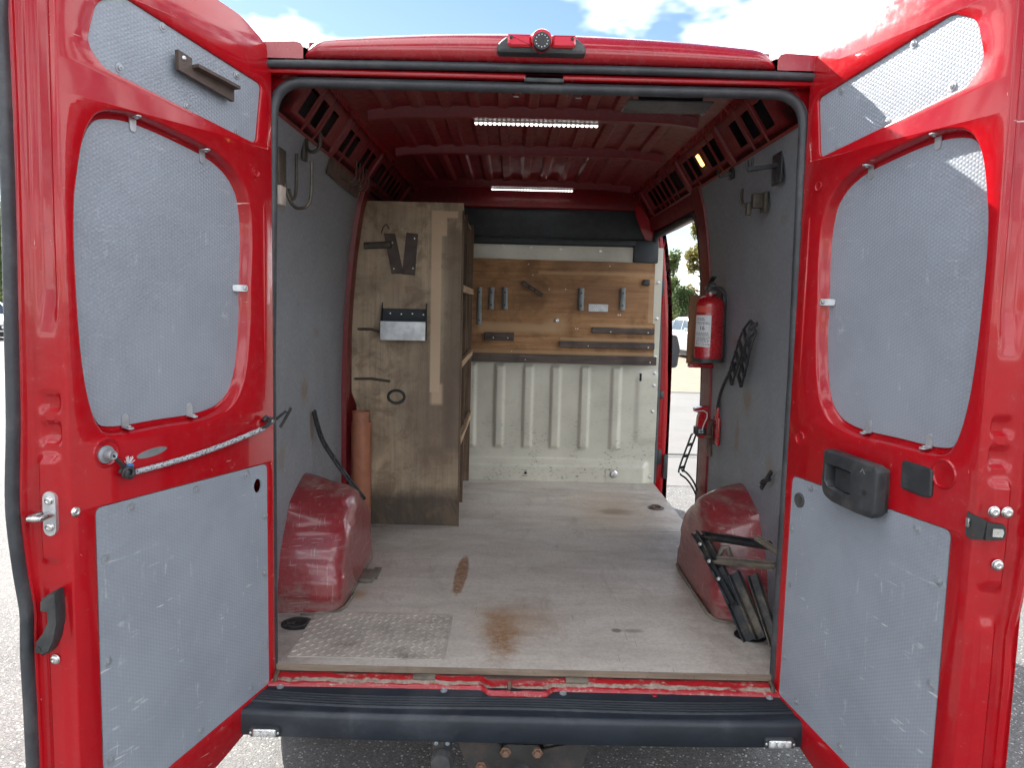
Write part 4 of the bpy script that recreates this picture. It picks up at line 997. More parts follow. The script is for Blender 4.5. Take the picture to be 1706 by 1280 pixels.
    if s < 0:
        # rubber along the free edge
        mb = MB(); pts = []
        for i in range(90):
            z = .36+i*.0235
            if z > 2.42: break
            pts.append(P(.612+.060+wavez(z)+.004-(.02*max(0, (z-2.25)/.17)), z, -.082))
        mb.tube(pts, .0165, 10, flat=(.75, 1.25), up=(0, 0, 1) if False else None); build(mb, 'edge_rubber', 'seal', dr, 60)
        # lock striker
        mb = MB(); o3 = []
        q = rpoly([(.18, 1.155), (.62, 1.155), (.62, 1.257), (.18, 1.257)], .0, 1)
        cap = [(.40+.22*math.cos(a*math.pi/8), 1.240+.016*math.sin(a*math.pi/8)) for a in range(9)]+[(.40-.22*math.cos(a*math.pi/8), 1.172-.016*math.sin(a*math.pi/8)) for a in range(9)]
        mb.loft([[E(t, z, h) for t, z in cap] for h in (-.004, .006, .008)], True, True, True)
        stk = build(mb, 'lock_striker', 'tin', dr, 35)
        mb = MB(); pts = [E(.34, 1.205, .004), E(.34, 1.205, .036), E(.36, 1.205, .044), E(.52, 1.205, .047), E(.70, 1.205, .047), E(.74, 1.205, .040), E(.74, 1.205, .0)]
        mb.tube(pts, .0068, 8); build(mb, 'striker_loop', 'zinc', stk, 50)
        for z in (1.236, 1.176): place(BSCREW, 'striker_screw', stk, E(.40, z, .008), ea, 0, .8)
        place(BSCREW, 'end_bolt', dr, P(.606, 1.205, .0), n, 0, .9)
        # bump stop, a hooked black block
        mb = MB(); q = rpoly([(.10, 1.030), (.62, 1.012), (.62, .992), (.36, .998), (.40, .958), (.82, .922), (.82, .895), (.60, .890), (.30, .900), (.10, .945)], [.0]*10)
        q = [(.10, 1.036), (.36, 1.030), (.64, 1.016), (.66, .994), (.42, .992), (.40, .965), (.62, .936), (.86, .918), (.88, .898), (.70, .886), (.45, .893), (.22, .920), (.08, .965)]
        mb.loft([[E(t, z, h) for t, z in q] for h in (-.004, .022)]+[[E(.40+(t-.40)*.90, .96+(z-.96)*.93, .028) for t, z in q]], True, True, True)
        bs = build(mb, 'bump_stop', 'rubber', dr, 40)
        mb = MB(); mb.lathe([(.007, 0), (.007, .001)], Matrix.Translation(E(.76, .902, .0285)) @ ea.to_track_quat('Z', 'Y').to_matrix().to_4x4(), 12); build(mb, 'stop_hole', 'ink', bs)
        place(BSCREW, 'end_bolt', dr, E(.45, .868, .001), ea, 0, .9)
        # cord across the door on two fixings
        mb = MB(); mb.lathe([(.022, 0), (.021, .004), (.013, .006), (.012, .022), (.010, .026), (.006, .024)], Matrix.Translation(P(.525, 1.322, .0)) @ n.to_track_quat('Z', 'Y').to_matrix().to_4x4(), 16); build(mb, 'cord_knob', 'washer', dr, 35)
        mb = MB(); mb.tube([P(.525, 1.322, .020), P(.508, 1.305, .022), P(.492, 1.288, .018), P(.480, 1.276, .014)], .005, 7); build(mb, 'cord_link', 'iron', dr, 60)
        mb = MB(); mb.tube([P(.484+.012*math.cos(t*.7), 1.274+.011*math.sin(t*.7), .010+t*.0012) for t in range(20)], .0055, 7); build(mb, 'cord_coil', 'rubber', dr, 60)
        mb = MB(); mb.tube([P(.482, 1.292, .016), P(.474, 1.284, .02), P(.466, 1.288, .014)], [.006, .008, .005], 8); build(mb, 'cord_knot', 'bluecord', dr, 60)
        mb = MB(); rnd = random.Random(4)
        for k in range(12): a = rnd.uniform(0, 6.28); mb.tube([P(.478, 1.290, .016), P(.478+.016*math.cos(a), 1.296+.016*abs(math.sin(a)), .016+rnd.uniform(0, .014))], .0009, 4)
        build(mb, 'cord_fray', 'label_white', dr)
        A, B = P(.474, 1.268, .012), P(.012, 1.314, .014); mb = MB(); pts = []
        for i in range(25): t = i/24; p = A.lerp(B, t); p.z -= .010*math.sin(math.pi*t); pts.append(p)
        mb.tube(pts, .0072, 8); build(mb, 'cord', 'cord', dr, 60)
        mb = MB(); mb.tube([P(.030, 1.312, .014), P(.012, 1.316, .016), P(-.006, 1.324, .018), P(-.020, 1.338, .014), P(-.006, 1.345, .010), P(.006, 1.335, .008)], .006, 8); build(mb, 'cord_hook', 'iron', dr, 60)
        mb = MB(); mb.lathe([(.013, 0), (.013, .006), (.009, .010), (.005, .016)], Matrix.Translation(P(-.028, 1.330, .002)) @ n.to_track_quat('Z', 'Y').to_matrix().to_4x4(), 12); build(mb, 'cord_stud', 'zinc', dr, 35)
        # dark strip shelf screwed on the upper panel
        mb = MB(); q = [(.305, 2.244), (.305, 2.292), (.262, 2.283), (.262, 2.268), (.118, 2.252), (.118, 2.214)]
        mb.loft([[P(u, z, w) for u, z in q] for w in (.006, .018)], True, True, True)
        mb.loft([[P(u, z, w) for u, z in ((.262, 2.268), (.118, 2.252), (.118, 2.244), (.262, 2.260))] for w in (.016, .040)], True, True, True)
        br = build(mb, 'angle_bracket', 'leather', dr); place(BSCREW, 'bracket_screw', dr, P(.288, 2.276, .0182), n, 0, .5)
        # worn oval slot
        mb = MB(); mb.loft([[P(.395+a_*math.cos(k*math.pi/12), 1.305+b_*math.sin(k*math.pi/12)-.004*math.cos(k*math.pi/12), w) for k in range(24)] for a_, b_, w in ((.046, .010, .0006), (.038, .0065, .0012), (.032, .004, .0008))], True, True, True); build(mb, 'slot_plug', 'grey_pvc', dr, 40)
    else:
        # handle housing
        mb = MB(); q = rpoly([(.168, 1.322), (.360, 1.312), (.372, 1.300), (.372, 1.190), (.355, 1.176), (.300, 1.176), (.210, 1.183), (.175, 1.195), (.166, 1.225)], [.012, .015, .01, .015, .02, .03, .03, .03, .03], 4)
        hole = rpoly([(.180, 1.286), (.280, 1.281), (.282, 1.214), (.245, 1.212), (.196, 1.222), (.181, 1.235)], [.006]*6, 3)
        mb.loft([[P(a, b, w) for a, b in offset(q, dd)] for w, dd in ((-.004, .010), (.012, .008), (.018, .0), (.040, .0), (.046, .003), (.0485, .008))], True)
        mb.plate(offset(q, .008), [hole], P, .0485, None, uv=False)
        mb.loft([[P(a, b, w) for a, b in offset(hole, dd)] for w, dd in ((.0485, 0), (.046, .002), (.018, .006))], True, False, True)
        hd = build(mb, 'handle_housing', 'plastic', dr, 35, label='black plastic handle housing')
        mb = MB(); q2 = rpoly([(.208, 1.280), (.279, 1.276), (.279, 1.218), (.245, 1.216), (.208, 1.224)], .006, 3)
        mb.loft([[P(a, b, w) for a, b in offset(q2, dd)] for w, dd in ((.020, 0), (.034, .0), (.038, .004))], True, True, True); build(mb, 'handle_lever', 'rubber', hd, 35)
        mb = MB(); mb.lathe([(.008, 0), (.008, .0006), (.0, .0006)], Matrix.Translation(P(.334, 1.238, .0486)) @ n.to_track_quat('Z', 'Y').to_matrix().to_4x4(), 12); build(mb, 'screw_recess', 'ink', hd)
        mb = MB(); tri = [(.313, 1.287), (.322, 1.299), (.331, 1.286), (.328, 1.286), (.322, 1.295), (.316, 1.287)]; mb.loft([[P(a, b, w) for a, b in tri] for w in (.0485, .0492)], True, True, True); build(mb, 'recycling_mark', 'grey_pvc', hd)
        # cover plate
        mb = MB(); q = rpoly([(.402, 1.336), (.496, 1.331), (.498, 1.264), (.470, 1.260), (.402, 1.266)], [.012]*5, 4)
        mb.loft([[P(a, b, w) for a, b in offset(q, dd)] for w, dd in ((-.002, .0), (.004, .0), (.0062, .003), (.0066, .006))], True, True, True); build(mb, 'cover_plate', 'plastic', dr, 35)
        mb = MB(); mb.lathe([(.022, 0), (.022, .003), (.019, .005), (.015, .003), (.010, .0025), (.0, .002)], Matrix.Translation(P(.020, 1.138, -.001)) @ n.to_track_quat('Z', 'Y').to_matrix().to_4x4(), 22); build(mb, 'round_grommet', 'plastic', dr, 40)
        # latch
        mb = MB(); q = [(-.35, 1.258), (.02, 1.248), (.16, 1.240), (.16, 1.205), (-.10, 1.200), (-.38, 1.208)]
        mb.loft([[P(.598+.05*(t+.35), z, .002) if t < 0 else E(t, z, .004) for t, z in q]]+[[P(.600+.05*(t+.35), z, .0065) if t < 0 else E(t, z, .010) for t, z in q]], True, True, True)
        cap = [(.05+.0*k, 1.238) for k in range(1)]
        sl = [(.02, 1.244), (.55, 1.241), (.64, 1.234), (.66, 1.224), (.64, 1.214), (.55, 1.207), (.02, 1.204)]
        mb.loft([[E(t, z, h) for t, z in sl] for h in (-.002, .011, .012)], True, True, True); la = build(mb, 'door_latch', 'ink', dr, 35)
        mb = MB(); sl = [(.20, 1.232), (.52, 1.232), (.56, 1.224), (.52, 1.214), (.20, 1.214)]; mb.loft([[E(t, z, h) for t, z in sl] for h in (.010, .016)], True, True, True); build(mb, 'latch_claw', 'zinc', la)
        mb = MB(); mb.bbox((-.010, -.010, 0), (.010, .010, .006), .002, T=lambda x, y, z: P(.606+x*.4, 1.236+y, .006+z)); build(mb, 'latch_tongue', 'zinc', la)
        for t, z in ((.24, 1.268), (.66, 1.268), (.50, 1.150)): place(BSCREW, 'end_bolt', dr, E(t, z, .008), ea, 0, 1.0)
        for u, z in ((.150, 1.307), (.006, 1.322)):
            mb = MB(); mb.lathe([(.0035, 0), (.0035, .0004)], Matrix.Translation(P(u, z, .0008)) @ n.to_track_quat('Z', 'Y').to_matrix().to_4x4(), 8); build(mb, 'screw_hole', 'ink', dr)
    return dr, P
door_l, DL = door(-1)
door_r, DRp = door(1)

# ================================================================== things in the load space
# ---- shelving unit against the left wall
sh = thing('shelving_unit', (-.58, 1.58, .56), 'tall grimy plywood shelving unit on the left, its end panel facing the open doors', 'shelves')
def end_panel(y, mat, name, x1=-.31, zt=2.186):
    zs = [.561+(zt-.561)*i/24 for i in range(25)]
    left = [(-(min(wallX(z)-.012, .865) if z > .6 else .86)+(.004 if z > 1.2 else 0), z) for z in zs]
    left = [(max(x, -.835 if z < 1.2 else x), z) for x, z in left]
    out = left+[(x1-.004, zt), (x1, zt-.03)]+[(x1-.004, .561)]
    mb = MB(); mb.plate(out, [], lambda a, b, w: Vector((a, w, b)), y, y+.018); return build(mb, name, mat, sh, 20)
ep = end_panel(1.58, 'shelf_end', 'end_panel'); end_panel(2.05, 'shelf_in', 'divider_panel', -.318); end_panel(2.60, 'shelf_in', 'divider_panel', -.312)
for z in (.99, 1.385, 1.765, 2.160):
    mb = MB(); mb.bbox((-min(wallX(z)-.02, .85), 1.60, z-.009), (-.330, 2.60, z+.009), .001, 1); sf = build(mb, 'shelf', 'shelf_in', sh)
    if z < 2.1:
        mb = MB(); mb.bbox((-.3295, 1.60, z-.012), (-.3065, 2.048, z+.022), .002, 1); mb.bbox((-.3295, 2.07, z-.012), (-.3065, 2.598, z+.022), .002, 1); build(mb, 'shelf_lip', 'edge_wood', sf)
mb = MB(); mb.bbox((-.318, 1.571, .56), (-.309, 1.5795, 2.15), .001, 1); build(mb, 'edge_strip', 'shelf_in', sh)
# holster straps on the end panel
for q, nm in (([(-.703, 2.030), (-.648, 2.030), (-.605, 1.835), (-.663, 1.832)], 'leather_flap'), ([(-.592, 2.036), (-.535, 2.030), (-.548, 1.828), (-.612, 1.832)], 'leather_flap')):
    mb = MB(); mb.loft([[Vector((p[0], y, p[1])) for p in q] for y in (1.579, 1.572)], True, True, True); build(mb, nm, 'leather', sh)
mb = MB(); mb.tube([(-.80, 1.568, 1.966), (-.70, 1.566, 1.972), (-.665, 1.563, 1.975)], .010, 8, flat=(1.6, .6)); build(mb, 'hinged_pin', 'hook', sh)
mb = MB(); mb.tube([(-.715, 1.568, 2.03), (-.705, 1.566, 2.06), (-.69, 1.566, 2.075), (-.675, 1.566, 2.05)], .003, 6); build(mb, 'wire_loop', 'hook', sh)
mbs = MB(); mbs.lathe([(.0042, 0), (.0042, .0015), (.002, .0022)], None, 8); DOT = rawmesh(mbs, 'board_screw', 'zinc')
for x, z in ((-.552, 2.008), (-.558, 1.862), (-.652, 1.858), (-.66, 1.985), (-.416, 2.088)): place(DOT, 'panel_screw', sh, (x, 1.5715, z), (0, -1, 0))
for pts in ([(-.845, 1.574, 1.306), (-.76, 1.568, 1.310), (-.70, 1.567, 1.303), (-.665, 1.566, 1.298)], [(-.83, 1.574, 1.556), (-.76, 1.57, 1.556), (-.72, 1.568, 1.545)]):
    mb = MB(); mb.tube(pts, .006, 6); build(mb, 'wire_peg', 'hook', sh)
# silver tray hung on the end panel
tr = thing('tool_tray', (-.595, 1.545, 1.51), 'silver sheet metal tray with a dark back plate, hung on the shelving end panel', 'tray')
mb = MB(); mb.bbox((-.705, 1.572, 1.585), (-.488, 1.579, 1.662), .001, 1); bkp = build(mb, 'back_plate', 'bulk_dark', tr)
for k in range(4): place(DOT, 'plate_screw', tr, (-.668+k*.055, 1.5715, 1.638-.003*(k % 2)), (0, -1, 0))
mb = MB(); mb.bbox((-.708, 1.515, 1.507), (-.486, 1.5185, 1.600), .001, 1); mb.bbox((-.708, 1.5185, 1.507), (-.486, 1.572, 1.5105), .001, 1); build(mb, 'tray_front', 'tin', tr)
for x, w in ((-.708, .003), (-.489, .003)):
    mb = MB(); mb.add([(x, 1.517, 1.508), (x, 1.573, 1.508), (x, 1.573, 1.692), (x, 1.560, 1.690), (x, 1.517, 1.600), (x+w, 1.517, 1.508), (x+w, 1.573, 1.508), (x+w, 1.573, 1.692), (x+w, 1.560, 1.690), (x+w, 1.517, 1.600)], [(0, 1, 2, 3, 4), (9, 8, 7, 6, 5), (0, 4, 9, 5), (4, 3, 8, 9), (3, 2, 7, 8), (2, 1, 6, 7), (1, 0, 5, 6)]); build(mb, 'tray_side', 'bulk_dark', tr)
# rubber ring
mb = MB(); mb.tube([(-.634+.040*math.cos(a*math.pi/16), 1.571, 1.221+.032*math.sin(a*math.pi/16)) for a in range(32)], .0065, 8, True)
build(mb, 'rubber_ring', 'rubber', None, 60, label='black rubber ring hanging on the plywood shelving end panel', cat='ring')
# terracotta pipes standing by the shelving
for z1, r, x, y, lab in ((1.095, .050, -.800, 1.515, 'wider terracotta plastic pipe standing beside the plywood shelving'), (1.150, .043, -.803, 1.535, 'narrower terracotta plastic pipe sticking up out of the wider one')):
    mb = MB(); seg = 28; L = []
    for rr, z in ((r, .561), (r, z1), (r-.003, z1), (r-.003, .565)): L.append([Vector((x+rr*math.cos(2*math.pi*k/seg), y+(.010 if r > .045 else -.010)+rr*math.sin(2*math.pi*k/seg), z)) for k in range(seg)])
    mb.loft(L, True); build(mb, 'drain_pipe', 'tube', None, 40, label=lab, cat='pipe', group='pipes by the shelving')

# ---- tool board on the bulkhead
tb = thing('tool_board', (.27, 2.66, 1.33), 'brown plywood tool board fixed across the bulkhead, with clips and battens', 'tool board')
def m_toolboard():
    n, c, g, r = m_ply('plywood_tool_board', (0.46, 0.25, 0.115), (0.29, 0.143, 0.062), 0, 0.75)
    s = n.sep(n.uv); x, z = s[0], s[1]; w = n.math('MULTIPLY', n.math('SUBTRACT', n.noise(n.obj, 9, 4, 0.6), 0.5), 1.0)
    # unfaded bands where things used to hang
    for a in ((-.27, .22, 1.525, 1.578, .018, .75), (.10, .84, 1.895, 1.915, .006, .55), (.44, .84, 1.572, 1.585, .005, .6), (.25, .85, 1.478, 1.496, .005, .6), (-.33, .85, 1.388, 1.410, .005, .55), (.805, .838, 1.60, 1.88, .006, .6)):
        c = n.mix(n.math('MULTIPLY', n.box(x, z, a[0], a[1], a[2], a[3], a[4]), a[5]), c, (0.50, 0.33, 0.185))
    c = n.mix(n.math('MULTIPLY', n.blob(x, z, .22, 1.575, .07, .05, .5, w), .7), c, (0.48, 0.31, 0.17))
    c = n.mix(n.math('MULTIPLY', n.blob(x, z, .50, 1.76, .28, .10, .8, w), .55), c, (0.17, 0.085, 0.05))
    c = n.mix(n.math('MULTIPLY', n.box(x, z, .2, .85, 1.925, 1.98, .02), .45), c, (0.20, 0.11, 0.065))
    return n.done(c, r, normal=n.bump(g, 0.12, 0.002), spec=0.3)
M['tool_ply'] = m_toolboard()
mb = MB(); mb.plate([(-.33, 1.386), (.852, 1.386), (.852, 1.595), (.838, 1.60), (.838, 1.978), (.55, 1.983), (-.33, 1.986)], [], lambda a, b, w: Vector((a, w, b)), 2.655, 2.672); board_ = build(mb, 'plywood_board', 'tool_ply', tb, 20)
for x0, x1, z0, z1, t in ((-.33, .866, 1.332, 1.386, .028), (.449, .848, 1.530, 1.566, .016), (.247, .852, 1.434, 1.473, .018), (-.235, -.045, 1.468, 1.520, .016)):
    mb = MB(); mb.bbox((x0, 2.6545-t, z0), (x1, 2.6545, z1), .002, 1); bt = build(mb, 'batten', 'batten', tb)
    for x in ((x0+.3*(x1-x0)), x1-.04): place(DOT, 'batten_screw', tb, (x, 2.654-t, (z0+z1)/2-.008), (0, -1, 0))
for x, z0, z1, r in ((-.272, 1.566, 1.803, .0165), (-.196, 1.665, 1.803, .0185), (-.110, 1.665, 1.806, .0195), (.374, 1.672, 1.812, .0195), (.638, 1.680, 1.818, .0195)):
    mb = MB(); L = []
    for a in range(13):
        t = math.pi*a/12; L.append([Vector((x-r*math.cos(t), 2.653-r*.9*math.sin(t), z)) for z in (z0, z0+.004, z1-.004, z1)])
    mb.loft(L, False, False, False)
    for z in (z0, z1): mb.add([(x-r*math.cos(math.pi*a/12), 2.653-r*.9*math.sin(math.pi*a/12), z) for a in range(13)], [tuple(range(13))])
    h = build(mb, 'tool_clip', 'grey_pvc', tb, 40)
    for z in (z0+.028, z1-.032):
        mb = MB(); mb.lathe([(.0058, 0), (.0058, .0008)], Matrix.Translation((x, 2.6535-r*.9, z)) @ Matrix.Rotation(R(90), 4, 'X'), 10); build(mb, 'clip_hole', 'ink', h)
q = [(.425, 1.667), (.548, 1.667), (.548, 1.713), (.425, 1.713)]; hs = []
mb = MB()
for a in range(9):
    for b in range(3):
        cx, cy_ = .436+a*.0125+(.006 if b % 2 else 0), 1.677+b*.013; hs.append([(cx+.0024*math.cos(k*math.pi/3), cy_+.0024*math.sin(k*math.pi/3)) for k in range(6)])
mb.plate(q, hs, lambda a, b, w: Vector((a, w, b)), 2.651, 2.6545, uv=False); build(mb, 'nail_plate', 'galv', tb)
def bar(mb, a, b, w, t, axis=(0, -1, 0)):
    a, b = Vector(a), Vector(b); d = (b-a).normalized(); ax = Vector(axis); ax = (ax-d*ax.dot(d)).normalized(); sd = d.cross(ax)
    P = [a+sd*w/2, a-sd*w/2, b-sd*w/2, b+sd*w/2]; mb.add(P+[p+ax*t for p in P], [(0, 3, 2, 1), (4, 5, 6, 7), (0, 1, 5, 4), (1, 2, 6, 5), (2, 3, 7, 6), (3, 0, 4, 7)])
mb = MB()
for o_ in (-.0095, .0095): bar(mb, (.0-.0+o_*.55, 2.648, 1.838+o_*.83), (.125+o_*.55, 2.648, 1.762+o_*.83), .006, .012)
for t in (0, .33, .62, 1): bar(mb, (.0+.125*t-.006, 2.648, 1.838-.076*t-.010), (.0+.125*t+.006, 2.648, 1.838-.076*t+.010), .010, .012)
build(mb, 'slotted_bracket', 'rubber', tb)
mb = MB(); mb.bbox((.762, 2.632, 1.838), (.805, 2.654, 1.876), .005); build(mb, 'black_block', 'rubber', tb)
mb = MB(); mb.lathe([(.014, 0), (.014, .006), (.008, .008), (.006, .002)], Matrix.Translation((.226, 2.654, 1.604)) @ Matrix.Rotation(R(90), 4, 'X'), 14); build(mb, 'eye_bolt', 'zinc', tb)
rnd = random.Random(2)
for x, z in ((.035, 1.955), (.065, 1.888), (.17, 1.80), (.275, 1.803), (.36, 1.555), (.347, 1.555), (.615, 1.648), (.628, 1.648), (.55, 1.955), (-.06, 1.40)): place(DOT, 'board_screw', tb, (x, 2.6545, z), (0, -1, 0))

# ---- fire extinguisher
ex = thing('fire_extinguisher', (.80, 1.10, 1.46), 'red fire extinguisher with white label, hung on a brown board beside the side door opening', 'fire extinguisher')
EX, EY = .803, 1.11
mb = MB(); mb.lathe([(.052, 1.468), (.058, 1.472), (.0615, 1.482), (.0615, 1.485), (.0625, 1.488), (.0615, 1.492), (.0615, 1.705), (.060, 1.720), (.052, 1.736), (.038, 1.747), (.022, 1.752), (.020, 1.765)], Matrix.Translation((EX, EY, 0)), 32); build(mb, 'cylinder', 'ext_red', ex, 40)
mb = MB(); mb.lathe([(.022, 1.760), (.024, 1.768), (.018, 1.776), (.016, 1.800), (.010, 1.806)], Matrix.Translation((EX, EY, 0)), 14); mb.tube([(EX, EY, 1.785), (EX-.03, EY-.02, 1.786)], .008, 8); build(mb, 'valve', 'zinc', ex, 40)
mb = MB(); mb.bbox((EX-.016, EY-.02, 1.776), (EX+.016, EY+.016, 1.808), .004)
for z0_, z1_, l_ in ((1.800, 1.792, .075), (1.812, 1.832, .085)): bar(mb, (EX, EY+.012, z0_), (EX-.012, EY-l_, z1_), .022, .007, (0, 0, 1))
mb.tube(smooth_path([(EX-.012, EY-.01, 1.788), (EX-.045, EY-.03, 1.785), (EX-.06, EY-.035, 1.755)]) if False else [(EX+.01, EY, 1.79), (EX+.035, EY-.02, 1.785), (EX+.05, EY-.03, 1.76)], .008, 8)
build(mb, 'squeeze_handle', 'plastic', ex)
def wrap(name, a0, a1, z0, z1, mat, r=.0622):
    mb = MB(); mb.grid([[Vector((EX+r*math.cos(R(a0+(a1-a0)*k/10)), EY+r*math.sin(R(a0+(a1-a0)*k/10)), z)) for k in range(11)] for z in (z0, z1)]); return build(mb, name, mat, ex, 60)
lab = wrap('white_label', 188, 262, 1.532, 1.668, 'label_white'); wrap('orange_label', 190, 258, 1.680, 1.708, 'label_orange')
def wraptext(txt, size, ang, z, mat, r=.0625, name='lettering'):
    me = text_mesh(txt, size); mb = MB()
    mb.add([Vector((EX+(r+v.co.z)*math.cos(R(ang)+v.co.x/r), EY+(r+v.co.z)*math.sin(R(ang)+v.co.x/r), z+v.co.y)) for v in me.vertices], [list(p.vertices) for p in me.polygons]); bpy.data.meshes.remove(me); return build(mb, name, mat, lab, 0)
wraptext('16', .026, 226, 1.612, 'ink')
mb = MB(); rnd = random.Random(5)
for i, z in enumerate([1.654, 1.648, 1.637, 1.6315, 1.592, 1.5865, 1.581, 1.572, 1.566, 1.560, 1.554, 1.546, 1.540]):
    a = 196+rnd.uniform(0, 6)
    while a < 252-(20 if i < 2 else 0):
        w = rnd.uniform(3, 10); mb.grid([[Vector((EX+.0625*math.cos(R(a+w*k/2)), EY+.0625*math.sin(R(a+w*k/2)), zz_)) for k in range(3)] for zz_ in (z-.0012, z+.0012)]); a += w+rnd.uniform(1.5, 4)
build(mb, 'small_print', 'ink', lab, 0)
mb = MB(); mb.lathe([(.0605, 1.462), (.0668, 1.464), (.0668, 1.480), (.0645, 1.480), (.064, 1.468)], Matrix.Translation((EX+.002, EY+.002, 0)), 24); mb.bbox((EX+.048, EY-.02, 1.47), (EX+.066, EY+.03, 1.76), .003); build(mb, 'holder', 'plastic', ex, 40)
mb = MB(); mb.bbox((.742, 1.245, 1.446), (.862, 1.262, 1.757), .002); build(mb, 'back_board', 'brown_board', ex)
mb = MB(); mb.bbox((.75, 1.225, 1.428), (.862, 1.264, 1.4455), .002); mb.bbox((.815, 1.20, 1.10), (.868, 1.215, 1.428), .002) if False else None; build(mb, 'shelf_bracket', 'ext_red', ex)
mb = MB(); mb.bbox((.762, 1.235, 1.470), (.795, 1.2445, 1.486), .002); build(mb, 'strap_buckle', 'ink', ex)

# ---- red hooked holder with a black band by the side door
rt = thing('hook_holder', (.85, 1.36, 1.06), 'red plastic hooked holder with black lettered band on the side door pillar', 'holder')
def Tt(x, y, z): return Vector((x, y, z))
mb = MB(); q = [(.815, 1.225), (.840, 1.232), (.882, 1.236), (.905, 1.225), (.908, 1.20), (.888, 1.165), (.878, 1.085), (.842, 1.082), (.828, 1.10), (.833, 1.18), (.840, 1.205), (.815, 1.210)]
L = [[Vector((a, y, b)) for a, b in q] for y in (1.345, 1.385)]
mb.loft(L, True, True, True); hb = build(mb, 'hook_body', 'ext_red', rt)
mb = MB(); mb.tube([(.816, 1.340, 1.213), (.855, 1.339, 1.216), (.872, 1.339, 1.205), (.872, 1.339, 1.185), (.858, 1.339, 1.15), (.850, 1.339, 1.122)], .0030, 6); build(mb, 'white_piping', 'label_white', rt, 60)
mb = MB(); mb.bbox((.822, 1.338, 1.098), (.872, 1.392, 1.136), .002); band = build(mb, 'band', 'rubber', rt)
me = text_mesh('ES', .026); mb = MB(); mb.add([Vector((.846+v.co.x, 1.3375-v.co.z, 1.117+v.co.y)) for v in me.vertices], [list(p.vertices) for p in me.polygons]); bpy.data.meshes.remove(me); build(mb, 'lettering', 'label_white', band, 0)
mb = MB(); mb.bbox((.868, 1.13, 1.085), (.880, 1.215, 1.21), .004); mb.bbox((.866, 1.15, 1.20), (.879, 1.185, 1.268), .006); build(mb, 'wall_plate', 'ext_red', rt)
mb = MB(); mb.tube([(.862, 1.20, 1.19), (.855, 1.22, 1.16), (.86, 1.24, 1.10), (.865, 1.235, 1.02)], .012, 7); mb.tube([(.86, 1.22, 1.10), (.84, 1.21, 1.11), (.86, 1.20, 1.12)], .010, 7); build(mb, 'clasp', 'rusty', rt, 50)

# ---- rubber ladder straps
def ladder(path, w, side, name_mb, rung=.075, r=.0042):
    path = [Vector(p) for p in path]; side = Vector(side).normalized(); seg = []
    for s_ in (-1, 1): name_mb.tube([p+side*w*s_*(1 if 0 < i < len(path)-1 else .55) for i, p in enumerate(path)], r, 7)
    acc = 0; last = path[0]
    for a, b in zip(path, path[1:]):
        L = (b-a).length; t = rung-acc
        while t < L: c = a.lerp(b, t/L); name_mb.tube([c-side*w, c+side*w], r*1.6, 6); t += rung
        acc = (acc+L) % rung
def smooth_path(pts, n=8):
    pts = [Vector(p) for p in pts]; P = [pts[0]]+pts+[pts[-1]]; out = []
    for i in range(1, len(P)-2):
        for k in range(n):
            t = k/n; a, b, c, d_ = P[i-1], P[i], P[i+1], P[i+2]
            out.append(.5*((2*b)+(-a+c)*t+(2*a-5*b+4*c-d_)*t*t+(-a+3*b-3*c+d_)*t**3))
    out.append(pts[-1]); return out
mb = MB()
ladder(smooth_path([(.862, .690, 1.635), (.850, .755, 1.585), (.855, .850, 1.50), (.862, .955, 1.405)]), .034, (0, .75, .66), mb, .07, .0048)
ladder(smooth_path([(.862, .672, 1.632), (.846, .675, 1.575), (.850, .725, 1.495), (.860, .815, 1.408)]), .030, (0, .75, .6), mb, .07, .0048)
mb.tube(smooth_path([(.866, .90, 1.475), (.864, 1.02, 1.40), (.868, 1.12, 1.32), (.870, 1.16, 1.25)]), .007, 7)
mb.tube([(.87, .665, 1.645), (.852, .69, 1.62)], .006, 6); mb.tube([(.87, .705, 1.642), (.852, .68, 1.615)], .006, 6)
build(mb, 'rubber_strap', 'rubber', None, 60, label='bundle of black rubber ladder straps hanging on the right wall', cat='strap', group='rubber ladder straps')
mb = MB(); ladder(smooth_path([(-.872, .885, 1.235), (-.866, .905, 1.185), (-.85, .945, 1.10), (-.80, .985, 1.0), (-.735, .985, .91), (-.675, .955, .848)]), .008, (.3, .9, .3), mb, .06, .0055)
build(mb, 'rubber_strap', 'rubber', None, 60, label='single black rubber strap curving down over the left wheel arch', cat='strap', group='rubber ladder straps')
mb = MB(); ladder(smooth_path([(.826, 1.385, 1.10), (.805, 1.40, 1.02), (.783, 1.405, .945), (.775, 1.405, .905)]), .012, (1, 0, .25), mb, .06, .0045)
ladder(smooth_path([(.775, 1.405, .905), (.805, 1.41, .885), (.838, 1.42, .845), (.862, 1.425, .80)]), .013, (.2, 0, 1), mb, .2, .0045)
build(mb, 'rubber_strap', 'rubber', None, 60, label='black ladder strap dangling in the side doorway below the red holder', cat='strap', group='rubber ladder straps')

